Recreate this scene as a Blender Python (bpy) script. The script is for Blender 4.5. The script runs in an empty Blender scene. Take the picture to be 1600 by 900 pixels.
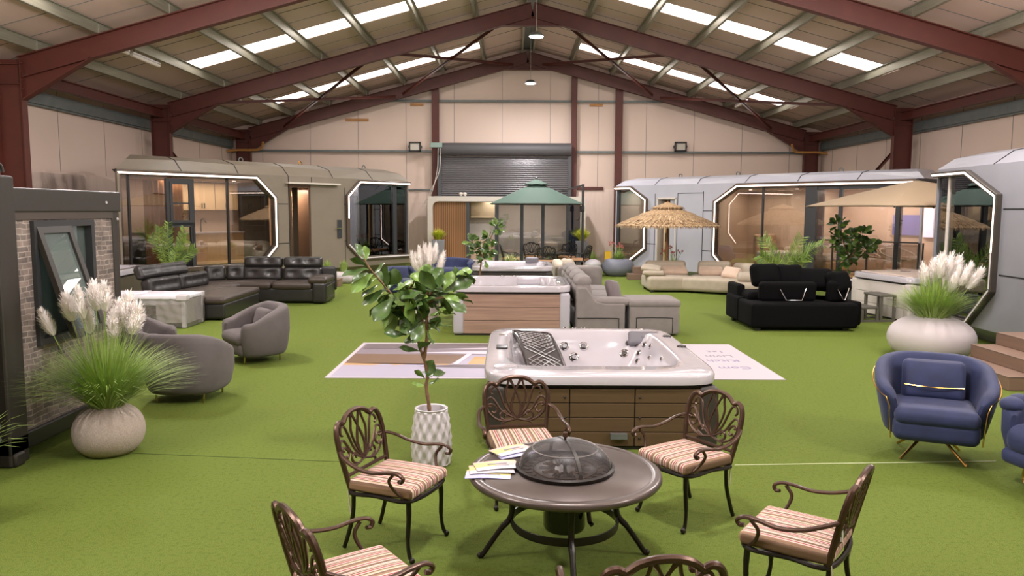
import bpy, bmesh, math, random
from mathutils import Vector, Matrix, geometry
PI = math.pi
R = math.radians
random.seed(7)
SC = bpy.context.scene
COL = SC.collection

# ---------------------------------------------------------------- camera, world, exposure
FPX, CAMH = 1200.0, 2.3
PITCH = math.atan(122 / FPX)
cam = bpy.data.cameras.new('camera')
cam.sensor_width = 36; cam.lens = FPX / 1600 * 36; cam.clip_end = 200; cam.clip_start = .05
camo = bpy.data.objects.new('camera', cam); COL.objects.link(camo)
CAMR = Matrix.Rotation(PI / 2 - PITCH, 3, 'X') @ Matrix.Rotation(R(.25), 3, 'Z')
camo.matrix_world = Matrix.Translation((0, 0, CAMH)) @ CAMR.to_4x4()
SC.camera = camo
SC.view_settings.view_transform = 'Standard'
SC.view_settings.look = 'None'
SC.view_settings.exposure = -0.18
SC.view_settings.gamma = 1
SC.view_settings.use_curve_mapping = False
SC.cycles.use_denoising = True
SC.cycles.max_bounces = 8
SC.cycles.transparent_max_bounces = 24
SC.cycles.caustics_reflective = False
SC.cycles.caustics_refractive = False
wd = bpy.data.worlds.new('world'); SC.world = wd; wd.use_nodes = True
wd.node_tree.nodes['Background'].inputs[0].default_value = (.55, .65, .8, 1)
wd.node_tree.nodes['Background'].inputs[1].default_value = 1.0
SKYL = 9.0          # daylight through the translucent roof sheets
def area(name, loc, sx, sy, power, col=(1, .93, .88), rot=(0, 0, 0), spread=180):
    l = bpy.data.lights.new(name, 'AREA'); l.shape = 'RECTANGLE'; l.size = sx; l.size_y = sy
    l.energy = power; l.color = col; l.spread = R(spread)
    o = bpy.data.objects.new(name, l); COL.objects.link(o); o.location = loc; o.rotation_euler = rot
    return o

# ---------------------------------------------------------------- helpers
def ray(px, py):
    return CAMR @ Vector(((px - 800) / FPX, -(py - 450) / FPX, -1))
def G(px, py, h=0.0):
    d = ray(px, py); t = (h - CAMH) / d.z
    return Vector((d.x * t, d.y * t, h))
def P(px, py, y):
    d = ray(px, py); t = y / d.y
    return Vector((d.x * t, y, CAMH + d.z * t))

def s2l(c):
    return tuple((x / 12.92 if x <= .04045 else ((x + .055) / 1.055) ** 2.4) for x in c)
def rgb(r, g, b):
    return s2l((r / 255, g / 255, b / 255))
def nodes(m):
    return m.node_tree.nodes, m.node_tree.links
def mat(name, c, rough=.6, metal=0, noise=0, scale=20, bump=0, bscale=80, sheen=0, coat=0, emit=None, es=0, spec=None, stretch=None):
    m = bpy.data.materials.new(name); m.use_nodes = True
    N, L = nodes(m); b = N['Principled BSDF']
    b.inputs['Base Color'].default_value = (*c, 1); b.inputs['Roughness'].default_value = rough
    b.inputs['Metallic'].default_value = metal
    if spec is not None: b.inputs['Specular IOR Level'].default_value = spec
    if sheen: b.inputs['Sheen Weight'].default_value = sheen; b.inputs['Sheen Roughness'].default_value = .4
    if coat: b.inputs['Coat Weight'].default_value = coat; b.inputs['Coat Roughness'].default_value = .08
    if emit: b.inputs['Emission Color'].default_value = (*emit, 1); b.inputs['Emission Strength'].default_value = es
    if noise or bump:
        tc = N.new('ShaderNodeTexCoord'); src = tc.outputs['Object']
        if stretch:
            mp = N.new('ShaderNodeMapping'); mp.inputs['Scale'].default_value = stretch
            L.new(src, mp.inputs[0]); src = mp.outputs[0]
    if noise:
        n = N.new('ShaderNodeTexNoise'); n.inputs['Scale'].default_value = scale; n.inputs['Detail'].default_value = 4
        L.new(src, n.inputs['Vector'])
        r = N.new('ShaderNodeMapRange'); r.inputs['From Min'].default_value = .25; r.inputs['From Max'].default_value = .75
        r.inputs['To Min'].default_value = 1 - noise; r.inputs['To Max'].default_value = 1 + noise
        L.new(n.outputs['Fac'], r.inputs['Value'])
        x = N.new('ShaderNodeMix'); x.data_type = 'RGBA'; x.blend_type = 'MULTIPLY'; x.inputs[0].default_value = 1
        x.inputs[6].default_value = (*c, 1); L.new(r.outputs[0], x.inputs[7]); L.new(x.outputs[2], b.inputs['Base Color'])
    if bump:
        n = N.new('ShaderNodeTexNoise'); n.inputs['Scale'].default_value = bscale; n.inputs['Detail'].default_value = 3
        L.new(src, n.inputs['Vector'])
        bp = N.new('ShaderNodeBump'); bp.inputs['Strength'].default_value = bump; bp.inputs['Distance'].default_value = .01
        L.new(n.outputs['Fac'], bp.inputs['Height']); L.new(bp.outputs[0], b.inputs['Normal'])
    return m
def glass(name, tint=(.9, .92, .92), refl=.14, fres=1.5, rough=.0, alpha=.0, body=(.5, .5, .5)):
    m = bpy.data.materials.new(name); m.use_nodes = True
    N, L = nodes(m); N.clear()
    o = N.new('ShaderNodeOutputMaterial'); t = N.new('ShaderNodeBsdfTransparent'); t.inputs[0].default_value = (*tint, 1)
    g = N.new('ShaderNodeBsdfGlossy'); g.inputs['Roughness'].default_value = rough; g.inputs[0].default_value = (1, 1, 1, 1)
    f = N.new('ShaderNodeFresnel'); f.inputs[0].default_value = fres
    a = N.new('ShaderNodeMath'); a.operation = 'ADD'; a.inputs[1].default_value = refl; a.use_clamp = True
    L.new(f.outputs[0], a.inputs[0])
    x = N.new('ShaderNodeMixShader'); L.new(a.outputs[0], x.inputs[0]); L.new(t.outputs[0], x.inputs[1]); L.new(g.outputs[0], x.inputs[2])
    last = x
    if alpha:
        d = N.new('ShaderNodeBsdfDiffuse'); d.inputs[0].default_value = (*body, 1)
        y = N.new('ShaderNodeMixShader'); y.inputs[0].default_value = alpha
        L.new(x.outputs[0], y.inputs[1]); L.new(d.outputs[0], y.inputs[2]); last = y
    L.new(last.outputs[0], o.inputs[0])
    return m
def emis(name, c, s):
    m = bpy.data.materials.new(name); m.use_nodes = True
    N, L = nodes(m); N.clear()
    o = N.new('ShaderNodeOutputMaterial'); e = N.new('ShaderNodeEmission'); e.inputs[0].default_value = (*c, 1); e.inputs[1].default_value = s
    L.new(e.outputs[0], o.inputs[0]); return m

def catmull(pts, n=6, closed=False):
    pts = [Vector(p) for p in pts]; out = []; k = len(pts)
    rng = range(k) if closed else range(k - 1)
    for i in rng:
        p0 = pts[(i - 1) % k] if closed or i > 0 else pts[0] * 2 - pts[1]
        p1 = pts[i]; p2 = pts[(i + 1) % k]
        p3 = pts[(i + 2) % k] if closed or i < k - 2 else pts[-1] * 2 - pts[-2]
        for j in range(n):
            t = j / n
            out.append(.5 * ((2 * p1) + (p2 - p0) * t + (2 * p0 - 5 * p1 + 4 * p2 - p3) * t * t + (3 * p1 - p0 - 3 * p2 + p3) * t ** 3))
    if not closed: out.append(pts[-1])
    return out
def spow(x, e): return math.copysign(abs(x) ** e, x)

class MB:
    def __init__(s): s.v = []; s.f = []; s.m = []; s.M = None
    def add(s, vs, fs, mi=0):
        o = len(s.v)
        s.v += [tuple(s.M @ Vector(p)) for p in vs] if s.M is not None else [tuple(p) for p in vs]
        s.f += [tuple(i + o for i in f) for f in fs]; s.m += [mi] * len(fs)
    def box(s, x0, x1, y0, y1, z0, z1, mi=0):
        s.add([(x0, y0, z0), (x1, y0, z0), (x1, y1, z0), (x0, y1, z0), (x0, y0, z1), (x1, y0, z1), (x1, y1, z1), (x0, y1, z1)],
              [(0, 3, 2, 1), (4, 5, 6, 7), (0, 1, 5, 4), (1, 2, 6, 5), (2, 3, 7, 6), (3, 0, 4, 7)], mi)
        return s
    def beam(s, a, b, w, h, up=(0, 0, 1), mi=0):
        a = Vector(a); b = Vector(b); d = (b - a).normalized(); u = Vector(up); x = d.cross(u)
        if x.length < 1e-4: x = d.cross(Vector((0, 1, 0)))
        x.normalize(); u = x.cross(d).normalized(); x *= w / 2; u *= h / 2
        s.add([a - x - u, a + x - u, a + x + u, a - x + u, b - x - u, b + x - u, b + x + u, b - x + u],
              [(0, 3, 2, 1), (4, 5, 6, 7), (0, 1, 5, 4), (1, 2, 6, 5), (2, 3, 7, 6), (3, 0, 4, 7)], mi)
        return s
    def prism(s, poly, ax, a0, a1, mi=0):          # poly 2D, extruded along axis ax
        def mk(p, a):
            return (a, p[0], p[1]) if ax == 'x' else (p[0], a, p[1]) if ax == 'y' else (p[0], p[1], a)
        n = len(poly)
        s.add([mk(p, a0) for p in poly] + [mk(p, a1) for p in poly],
              [tuple(range(n - 1, -1, -1)), tuple(range(n, 2 * n))] + [(i, (i + 1) % n, n + (i + 1) % n, n + i) for i in range(n)], mi)
        return s
    def tube(s, pts, r, n=8, closed=False, mi=0, flat=None, up=(0, 0, 1)):
        pts = [Vector(p) for p in pts]; k = len(pts)
        rr = r if isinstance(r, (list, tuple)) else [r] * k
        vs = []; fs = []; prev = None
        for i, p in enumerate(pts):
            if closed: t = pts[(i + 1) % k] - pts[i - 1]
            else: t = pts[min(i + 1, k - 1)] - pts[max(i - 1, 0)]
            if t.length < 1e-9: t = Vector((0, 0, 1))
            t.normalize()
            if prev is None:
                x = t.cross(Vector(up))
                if x.length < .05: x = t.cross(Vector((1, 0, 0)))
            else: x = prev - t * prev.dot(t)
            x.normalize(); prev = x; y = t.cross(x)
            for j in range(n):
                a = 2 * PI * j / n
                vs.append(p + (x * math.cos(a) + y * math.sin(a) * (flat or 1)) * rr[i])
        for i in range(k if closed else k - 1):
            for j in range(n):
                a = i * n + j; b = i * n + (j + 1) % n; c = ((i + 1) % k) * n + (j + 1) % n; d = ((i + 1) % k) * n + j
                fs.append((a, b, c, d))
        if not closed: fs += [tuple(range(n - 1, -1, -1)), tuple((k - 1) * n + j for j in range(n))]
        s.add(vs, fs, mi); return s
    def cyl(s, c, r, z0, z1, n=24, r1=None, mi=0):
        return s.lathe([(r, z0), (r if r1 is None else r1, z1)], n, c, cap=True, mi=mi)
    def lathe(s, prof, n=32, c=(0, 0), cap=True, mi=0, mod=None):
        vs = []; fs = []; k = len(prof)
        for i, (r, z) in enumerate(prof):
            for j in range(n):
                a = 2 * PI * j / n; q = mod(i, j, a, r, z) if mod else r
                vs.append((c[0] + q * math.cos(a), c[1] + q * math.sin(a), z))
        for i in range(k - 1):
            for j in range(n):
                fs.append((i * n + j, i * n + (j + 1) % n, (i + 1) * n + (j + 1) % n, (i + 1) * n + j))
        if cap: fs += [tuple(range(n - 1, -1, -1)), tuple((k - 1) * n + j for j in range(n))]
        s.add(vs, fs, mi); return s
    def ball(s, c, r, n=10, m=8, mi=0):
        r = r if isinstance(r, (tuple, list)) else (r, r, r)
        vs = []; fs = []
        for i in range(m + 1):
            ph = PI * i / m - PI / 2
            for j in range(n):
                a = 2 * PI * j / n
                vs.append((c[0] + r[0] * math.cos(ph) * math.cos(a), c[1] + r[1] * math.cos(ph) * math.sin(a), c[2] + r[2] * math.sin(ph)))
        for i in range(m):
            for j in range(n): fs.append((i * n + j, i * n + (j + 1) % n, (i + 1) * n + (j + 1) % n, (i + 1) * n + j))
        s.add(vs, fs, mi); return s
    def grid(s, fn, nu, nv, mi=0, closeu=False):
        vs = [fn(i / nu, j / nv) for j in range(nv + 1) for i in range(nu + (0 if closeu else 1))]
        w = nu if closeu else nu + 1
        fs = [(j * w + i, j * w + (i + 1) % w, (j + 1) * w + (i + 1) % w, (j + 1) * w + i) for j in range(nv) for i in range(nu)]
        s.add(vs, fs, mi); return s
    def soft(s, c, d, r=.05, puff=(0, 0, 0), tufts=(), seg=8, M=None, mi=0, tr=.05, td=.03, face=2):
        # cushion: rounded box, faces puffed out, tufts = (u,v) in -1..1 on the two faces normal to axis `face`
        h = [x / 2 for x in d]; r = min(r, min(h) * .98)
        def crd(hx):
            inner = hx - r
            a = [-hx, -hx + r * .3, -hx + r * .65]
            b = [(-inner + 2 * inner * i / seg) for i in range(seg + 1)]
            return a + b + [-x for x in reversed(a)]
        cs = [crd(x) for x in h]
        vs = []; fs = []; idx = {}
        T = Matrix.Translation(c) @ (M if M is not None else Matrix())
        def vert(p):
            k = tuple(round(x, 5) for x in p)
            if k in idx: return idx[k]
            q = Vector([max(-(h[i] - r), min(h[i] - r, p[i])) for i in range(3)])
            e = Vector(p) - q
            if e.length > 1e-9: q = q + e.normalized() * r
            u = [p[i] / h[i] for i in range(3)]
            w = [max(0, 1 - x * x) for x in u]
            for ax in range(3):
                o = [k2 for k2 in range(3) if k2 != ax]
                q[ax] += (u[ax]) * puff[ax] * (w[o[0]] * w[o[1]]) ** .6
            if tufts and abs(u[face]) > .6:
                o = [k2 for k2 in range(3) if k2 != face]
                for (tu, tv) in tufts:
                    dd = ((q[o[0]] - tu * h[o[0]]) ** 2 + (q[o[1]] - tv * h[o[1]]) ** 2) / tr ** 2
                    if dd < 9: q[face] -= math.copysign(td * math.exp(-dd), u[face])
            idx[k] = len(vs); vs.append(T @ q); return idx[k]
        for ax in range(3):
            o = [k2 for k2 in range(3) if k2 != ax]
            A, B = cs[o[0]], cs[o[1]]
            for sg in (-1, 1):
                for i in range(len(A) - 1):
                    for j in range(len(B) - 1):
                        ps = []
                        for (ii, jj) in ((i, j), (i + 1, j), (i + 1, j + 1), (i, j + 1)):
                            p = [0, 0, 0]; p[ax] = sg * h[ax]; p[o[0]] = A[ii]; p[o[1]] = B[jj]; ps.append(vert(p))
                        if (sg > 0) == (ax == 1): ps.reverse()
                        fs.append(tuple(ps))
        s.add(vs, fs, mi); return s
    def build(s, name, m, parent=None, smooth=True, bevel=0, angle=40):
        me = bpy.data.meshes.new(name); me.from_pydata(s.v, [], s.f)
        for x in (m if isinstance(m, (list, tuple)) else [m]): me.materials.append(x)
        if any(s.m): me.polygons.foreach_set('material_index', s.m)
        if smooth:
            me.polygons.foreach_set('use_smooth', [True] * len(me.polygons)); me.set_sharp_from_angle(angle=R(angle))
        me.update()
        o = bpy.data.objects.new(name, me); COL.objects.link(o)
        if parent is not None: o.parent = parent
        if bevel:
            b = o.modifiers.new('bevel', 'BEVEL'); b.width = bevel; b.segments = 2; b.limit_method = 'ANGLE'; b.angle_limit = R(40)
        return o

def thing(name, label, cat, loc=(0, 0, 0), rz=0, group=None):
    o = bpy.data.objects.new(name, None); COL.objects.link(o); o.empty_display_size = .2
    o.location = loc; o.rotation_euler = (0, 0, rz)
    return tag(o, label, cat, group)
def tag(o, label, cat, group=None):
    o['label'] = label; o['category'] = cat
    if group: o['group'] = group
    return o
def struct(name, mb, m, label=None, **k):
    o = mb.build(name, m, **k); o['kind'] = 'structure'
    if label: o['label'] = label
    return o
def dup(root, loc, rz, label, group=None, scale=None):
    def cp(o, par):
        c = o.copy(); COL.objects.link(c); c.parent = par
        for ch in o.children: cp(ch, c)
        return c
    r = cp(root, None); r.location = loc; r.rotation_euler = (0, 0, rz); r['label'] = label
    if group: r['group'] = group
    if scale: r.scale = scale
    return r
def mid(o, m=None):
    return o
# ---------------------------------------------------------------- materials
M = dict(
 steel=mat('red_oxide_steel', rgb(80, 34, 25), .55, noise=.12, scale=3),
 galv=mat('galvanised', rgb(146, 142, 126), .42, .4, noise=.15, scale=4, stretch=(6, .4, 6)),
 galvd=mat('galvanised_dull', rgb(105, 110, 108), .5, .35, noise=.15, scale=4),
 black=mat('black_paint', rgb(34, 32, 31), .4),
 char=mat('charcoal_frame', rgb(50, 46, 42), .5, noise=.05),
 anth=mat('anthracite_aluminium', rgb(62, 64, 67), .38, .2),
 white=mat('white_gloss', rgb(198, 193, 197), .18, coat=.4),
 acryl=mat('acrylic_shell', rgb(184, 180, 186), .14, coat=.6, noise=.03, scale=6),
 cream=mat('cream_panel', rgb(205, 196, 186), .5, noise=.03),
 taupe=mat('taupe_cladding', rgb(128, 118, 104), .45, noise=.04, scale=2),
 podw=mat('white_cladding', rgb(178, 178, 188), .35, noise=.03, scale=2),
 podg=mat('grey_cladding', rgb(130, 130, 136), .4, noise=.05, scale=2),
 beige=mat('interior_beige', rgb(190, 166, 144), .6, noise=.04),
 oak=mat('oak_laminate', rgb(200, 170, 130), .45, noise=.12, scale=3, stretch=(8, 8, .6)),
 led=emis('led_strip', (1, .80, .70), 6.0),
 ledw=mat('led_unlit', rgb(215, 210, 210), .3),
 glass=glass('pod_glass', (.86, .84, .82), .10),
 glassd=glass('dark_glass', (.72, .73, .75), .06),
 clear=glass('clear_film', (.93, .91, .9), .03, 1.35, .12, .10, (.9, .84, .82)),
 chrome=mat('chrome', (.75, .75, .77), .12, 1),
 brass=mat('brass', rgb(212, 170, 96), .18, 1),
 darkm=mat('dark_void', rgb(20, 20, 22), .6),
 green=mat('leaf_green', rgb(72, 98, 48), .34, noise=.35, scale=12, coat=.15),
 leafl=mat('leaf_light', rgb(112, 142, 66), .4, noise=.25, scale=12),
 blade=mat('grass_blade', rgb(146, 170, 92), .5, noise=.3, scale=8),
 lime=mat('lime_blade', rgb(176, 186, 36), .5, noise=.3, scale=8),
 frond=mat('palm_frond', rgb(134, 160, 70), .45, noise=.25, scale=8),
 plume=mat('pampas_plume', rgb(250, 244, 240), .9),
 bark=mat('bark', rgb(120, 92, 66), .8, noise=.3, scale=30, bump=.4),
 soil=mat('soil', rgb(40, 32, 26), .9),
)
for k in ('green', 'leafl', 'blade', 'lime', 'frond', 'plume'):
    M[k].node_tree.nodes['Principled BSDF'].inputs['Subsurface Weight'].default_value = 0.0

# turf
m = mat('artificial_turf', rgb(118, 146, 40), .85, bump=1.0, bscale=420, spec=.2); M['turf'] = m
N, L = nodes(m); b = N['Principled BSDF']
tc = N.new('ShaderNodeTexCoord')
def nz(sc, det=3):
    n = N.new('ShaderNodeTexNoise'); n.inputs['Scale'].default_value = sc; n.inputs['Detail'].default_value = det; L.new(tc.outputs['Object'], n.inputs['Vector']); return n.outputs['Fac']
def mixc(fac, a, bb, lo=.3, hi=.7):
    r = N.new('ShaderNodeMapRange'); r.inputs['From Min'].default_value = lo; r.inputs['From Max'].default_value = hi; L.new(fac, r.inputs[0])
    x = N.new('ShaderNodeMix'); x.data_type = 'RGBA'; L.new(r.outputs[0], x.inputs[0])
    for k, q in ((6, a), (7, bb)):
        if isinstance(q, tuple): x.inputs[k].default_value = (*q, 1)
        else: L.new(q, x.inputs[k])
    return x.outputs[2]
c1 = mixc(nz(160, 4), rgb(84, 106, 30), rgb(140, 155, 72))
c2 = mixc(nz(.35, 2), c1, rgb(114, 136, 50), .35, 1.3)
c3 = mixc(nz(28, 3), rgb(92, 114, 34), c2, .15, .5)
L.new(c3, b.inputs['Base Color'])

# stone cladding print
m = mat('stone_cladding', (1, 1, 1), .75); M['stone'] = m
N, L = nodes(m); b = N['Principled BSDF']; tc = N.new('ShaderNodeTexCoord')
sp = N.new('ShaderNodeSeparateXYZ'); cb = N.new('ShaderNodeCombineXYZ'); L.new(tc.outputs['Object'], sp.inputs[0])
L.new(sp.outputs[1], cb.inputs[0]); L.new(sp.outputs[2], cb.inputs[1])
nn = N.new('ShaderNodeTexNoise'); nn.inputs['Scale'].default_value = 5; L.new(cb.outputs[0], nn.inputs['Vector'])
va = N.new('ShaderNodeVectorMath'); va.operation = 'MULTIPLY_ADD'; va.inputs[1].default_value = (.12, .05, 0); L.new(nn.outputs['Color'], va.inputs[0]); L.new(cb.outputs[0], va.inputs[2])
bk = N.new('ShaderNodeTexBrick'); L.new(va.outputs[0], bk.inputs['Vector'])
bk.inputs['Scale'].default_value = 1; bk.inputs['Brick Width'].default_value = .17; bk.inputs['Row Height'].default_value = .052
bk.inputs['Mortar Size'].default_value = .006; bk.inputs['Mortar Smooth'].default_value = .3; bk.offset = .43; bk.squash = .6; bk.squash_frequency = 3
bk.inputs['Color1'].default_value = (*rgb(100, 92, 88), 1); bk.inputs['Color2'].default_value = (*rgb(136, 122, 114), 1); bk.inputs['Mortar'].default_value = (*rgb(158, 146, 138), 1)
n2 = N.new('ShaderNodeTexNoise'); n2.inputs['Scale'].default_value = 6; n2.inputs['Detail'].default_value = 6; L.new(tc.outputs['Object'], n2.inputs['Vector'])
mx = N.new('ShaderNodeMix'); mx.data_type = 'RGBA'; mx.blend_type = 'OVERLAY'; mx.inputs[0].default_value = 1.0; L.new(bk.outputs['Color'], mx.inputs[6]); L.new(n2.outputs['Fac'], mx.inputs[7])
L.new(mx.outputs[2], b.inputs['Base Color'])
bp = N.new('ShaderNodeBump'); bp.inputs['Strength'].default_value = .5; bp.inputs['Distance'].default_value = .01; bp.invert = True; L.new(bk.outputs['Fac'], bp.inputs['Height']); L.new(bp.outputs[0], b.inputs['Normal'])

def banded(name, axis, colors, rough=.7, repeat=1.0, bump=0, sub=None):
    """stripes: colours [(pos,rgb)...] repeated every `repeat` metres along an object axis"""
    m = mat(name, (1, 1, 1), rough); N, L = nodes(m); b = N['Principled BSDF']
    tc = N.new('ShaderNodeTexCoord'); sp = N.new('ShaderNodeSeparateXYZ'); L.new(tc.outputs['Object'], sp.inputs[0])
    d = N.new('ShaderNodeMath'); d.operation = 'DIVIDE'; d.inputs[1].default_value = repeat; L.new(sp.outputs[axis], d.inputs[0])
    a = N.new('ShaderNodeMath'); a.operation = 'ADD'; a.inputs[1].default_value = 100; L.new(d.outputs[0], a.inputs[0])
    f = N.new('ShaderNodeMath'); f.operation = 'FRACT'; L.new(a.outputs[0], f.inputs[0])
    r = N.new('ShaderNodeValToRGB'); r.color_ramp.interpolation = 'CONSTANT'; L.new(f.outputs[0], r.inputs[0])
    e = r.color_ramp.elements
    while len(e) < len(colors): e.new(.5)
    for i, (p, c) in enumerate(colors): e[i].position = p; e[i].color = (*c, 1)
    L.new(r.outputs[0], b.inputs['Base Color'])
    if bump:
        bp = N.new('ShaderNodeBump'); bp.inputs['Strength'].default_value = bump; bp.inputs['Distance'].default_value = .02
        L.new(r.outputs[0], bp.inputs['Height']); L.new(bp.outputs[0], b.inputs['Normal'])
    return m
cr, tn, rd, br = rgb(206, 182, 170), rgb(112, 88, 68), rgb(152, 66, 70), rgb(146, 116, 92)
M['stripe'] = banded('striped_fabric', 0, [(0, cr), (.08, tn), (.20, cr), (.26, rd), (.32, cr), (.38, br), (.48, tn), (.56, cr), (.60, rgb(196, 172, 140)), (.66, tn), (.72, cr), (.78, rd), (.84, cr), (.88, tn), (.94, cr), (.97, br)], .85, .165)
M['slatwood'] = banded('fluted_oak', 0, [(0, rgb(92, 60, 34)), (.3, rgb(150, 104, 60)), (.65, rgb(166, 116, 70))], .55, .075)
def planks(name, c, gap, h, z0=0, jit=.12):
    m = mat(name, c, .55, noise=jit, scale=3, stretch=(.5, .5, 9))
    return m
M['wood_dark'] = planks('brown_cabinet', rgb(86, 66, 44), .01, .14, jit=.1)
M['wood_light'] = planks('driftwood_cabinet', rgb(152, 124, 108), .01, .14, jit=.22)
M['wood_step'] = planks('brown_decking', rgb(122, 98, 82), .01, .14, jit=.08)
M['wall'] = mat('wall_sheet', rgb(206, 184, 170), .55, noise=.035, scale=.6, stretch=(1, 1, .35))
M['ceil'] = mat('roof_sheet', rgb(196, 170, 160), .6, noise=.06, scale=.5)
M['ply'] = mat('lower_wall_board', rgb(214, 192, 180), .5, noise=.06, scale=2, stretch=(4, 4, .4))

# ---------------------------------------------------------------- building (local scale 1.25)
XR, HALF, ZR, SL = .62, 11.7, 8.41, .272
Y1, Y2, Y3 = 17.75, 25.25, 32.9
XWL, XWR, YB, YF = -12.0, 13.2, 33.3, -9.0
def zraf(x): return ZR - SL * abs(x - XR)          # underside of rafters
def zroof(x): return zraf(x) + .46 + .25           # underside of roof sheets
struct('floor', MB().box(XWL - .3, XWR + .3, YF - .3, YB + .3, -.2, 0), M['turf'], 'artificial turf floor of the showroom')
b = MB()
for i in range(2):
    b.box(XWL, XWR, YB, YB + .15, 0, 0.01)
b = MB(); zt = zroof(XWL)
b.prism([(XWL, 0), (XWR, 0), (XWR, zroof(XWR)), (XR, zroof(XR)), (XWL, zroof(XWL))], 'y', YB, YB + .15)
wb = struct('wall_back', b, M['wall'], smooth=False)
struct('wall_left', MB().box(XWL - .15, XWL, YF, YB + .15, 0, zroof(XWL) + .02), M['wall'], smooth=False)
struct('wall_right', MB().box(XWR, XWR + .15, YF, YB + .15, 0, zroof(XWR) + .02), M['wall'], smooth=False)
b = MB(); b.prism([(XWL, 0), (XWR, 0), (XWR, zroof(XWR)), (XR, zroof(XR)), (XWL, zroof(XWL))], 'y', YF - .15, YF)
struct('wall_front', b, M['wall'], smooth=False)
# panel seams and lower boards
b = MB()
for i in range(13):
    x = XWL + 1.3 + i * 2.05
    if x < XWR: b.box(x - .008, x + .008, YB - .006, YB, 3.25, zroof(x) - .02)
struct('trim_1', b, M['galvd'], 'vertical sheet seams of the back wall', smooth=False)
b = MB()
for i in range(17):
    y = YB - 1.2 - i * 2.3
    b.box(XWL, XWL + .006, y - .006, y + .006, 3.25, zroof(XWL) - .1); b.box(XWR - .006, XWR, y - .008, y + .008, 3.25, zroof(XWR) - .1)
struct('trim_2', b, M['galvd'], 'vertical sheet seams of the side walls', smooth=False)
# roof: sheet strips with the skylight gaps filled by translucent strips
SKY = []     # (side, y0, y1, xlow, xhigh)
for y in (22.3, 29.9, 14.8, 7.3, -.2):
    SKY.append((y, y + 1.0))
SX = {-1: (-9.5, -1.25 + .0), 1: (2.45, 10.95)}
b = MB(); ys = sorted(SKY)
def roofslab(mb, x0, x1, y0, y1, t=.06, dz=0):
    mb.add([(x0, y0, zroof(x0) + dz), (x1, y0, zroof(x1) + dz), (x1, y1, zroof(x1) + dz), (x0, y1, zroof(x0) + dz),
            (x0, y0, zroof(x0) + t + dz), (x1, y0, zroof(x1) + t + dz), (x1, y1, zroof(x1) + t + dz), (x0, y1, zroof(x0) + t + dz)],
           [(0, 3, 2, 1), (4, 5, 6, 7), (0, 1, 5, 4), (1, 2, 6, 5), (2, 3, 7, 6), (3, 0, 4, 7)])
for side in (-1, 1):
    xe, xr = (XWL - .2, XR) if side < 0 else (XWR + .2, XR)
    lo, hi = SX[side]
    a0, a1 = (lo, hi) if side < 0 else (lo, hi)
    y = YF - .3
    for (s0, s1) in ys + [(YB + .3, None)]:
        roofslab(b, min(xe, xr), max(xe, xr), y, s0)
        if s1 is None: break
        roofslab(b, min(xe, xr), lo, s0, s1); roofslab(b, hi, max(xe, xr), s0, s1)
        y = s1
struct('ceiling', b, M['ceil'], 'pitched insulated sheet roof', smooth=False)
b = MB()
k = 0
msk = mat('translucent_sheet', rgb(235, 225, 215), .5, emit=(1, .93, .87), es=SKYL)
for (s0, s1) in ys:
    for side in (-1, 1):
        k += 1; b = MB(); lo, hi = SX[side]; roofslab(b, lo, hi, s0, s1, .03, .02)
        for q in (.25, .5, .75):     # corrugation ribs
            pass
        o = struct('window_%d' % k, b, msk, 'translucent roof light strip', smooth=False)
# sheet joints across the slope
b = MB()
for i in range(44):
    y = YF + .4 + i * 1.0
    if any(a - .15 < y < c + .15 for a, c in ys) or y > YB: continue
    for (xa, xb) in ((XWL, XR - .1), (XR + .1, XWR)):
        b.beam((xa, y, zroof(xa) - .004), (xb, y, zroof(xb) - .004), .012, .012)
struct('trim_3', b, M['galvd'], 'sheet joints of the roof', smooth=False)

# portal frames: column, haunch, rafter as I sections
def isec(mb, a, b_, depth, fl=.2, t=.022):
    a = Vector(a); b_ = Vector(b_); d = (b_ - a).normalized(); n = Vector((-d.z, 0, d.x))  # in XZ plane
    h = n * depth / 2
    mb.beam(a, b_, .014, depth, up=n)
    mb.beam(a + h, b_ + h, fl, t, up=n); mb.beam(a - h, b_ - h, fl, t, up=n)
def portal(y, label):
    t = thing('portal_frame', label, 'steel frame', (XR, y, 0), 0, 'red oxide portal frames')
    for sx in (-1, 1):
        xi = sx * HALF; b = MB()
        zt = zraf(XR + xi) + .40
        isec(b, (xi + sx * .285, 0, 0), (xi + sx * .285, 0, zt), .57)
        b.box(xi + sx * .285 - .38, xi + sx * .285 + .38, -.2, .2, 0, .03)
        for zz in (zt - .12, zt - .55): b.box(min(xi, xi + sx * .57), max(xi, xi + sx * .57), -.1, .1, zz, zz + .015)
        b.build('column', M['steel'], t, smooth=False)
        b = MB(); a = Vector((xi, 0, zraf(XR + xi) + .23)); c = Vector((0, 0, ZR + .23)); isec(b, a, c, .45)
        # end plate bolts
        for zz in (.08, -.1, -.3, -.5): b.box(xi - sx * .03 - .02, xi - sx * .03 + .02, -.09, -.05, a.z + zz - .015, a.z + zz + .015)
        b.build('rafter', M['steel'], t, smooth=False)
        b = MB(); zl = zraf(XR + xi); L_ = 1.6
        b.prism([(xi, zl - .5), (xi - sx * L_, zl + SL * L_ + .0), (xi, zl + .02)], 'y', -.008, .008)
        b.beam((xi, 0, zl - .5), (xi - sx * L_, 0, zl + SL * L_), .2, .022)
        b.build('haunch', M['steel'], t, smooth=False)
    b = MB(); b.prism([(-.95, ZR - SL * .95), (.95, ZR - SL * .95), (.02, ZR + .02), (-.02, ZR + .02)], 'y', -.008, .008)
    b.box(-.95, .95, -.1, .1, ZR - SL * .95 - .02, ZR - SL * .95)
    b.build('apex_haunch', M['steel'], t, smooth=False)
    return t
portal(Y1, 'red oxide steel portal frame nearest the camera, cut off by the top of the photo')
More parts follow.
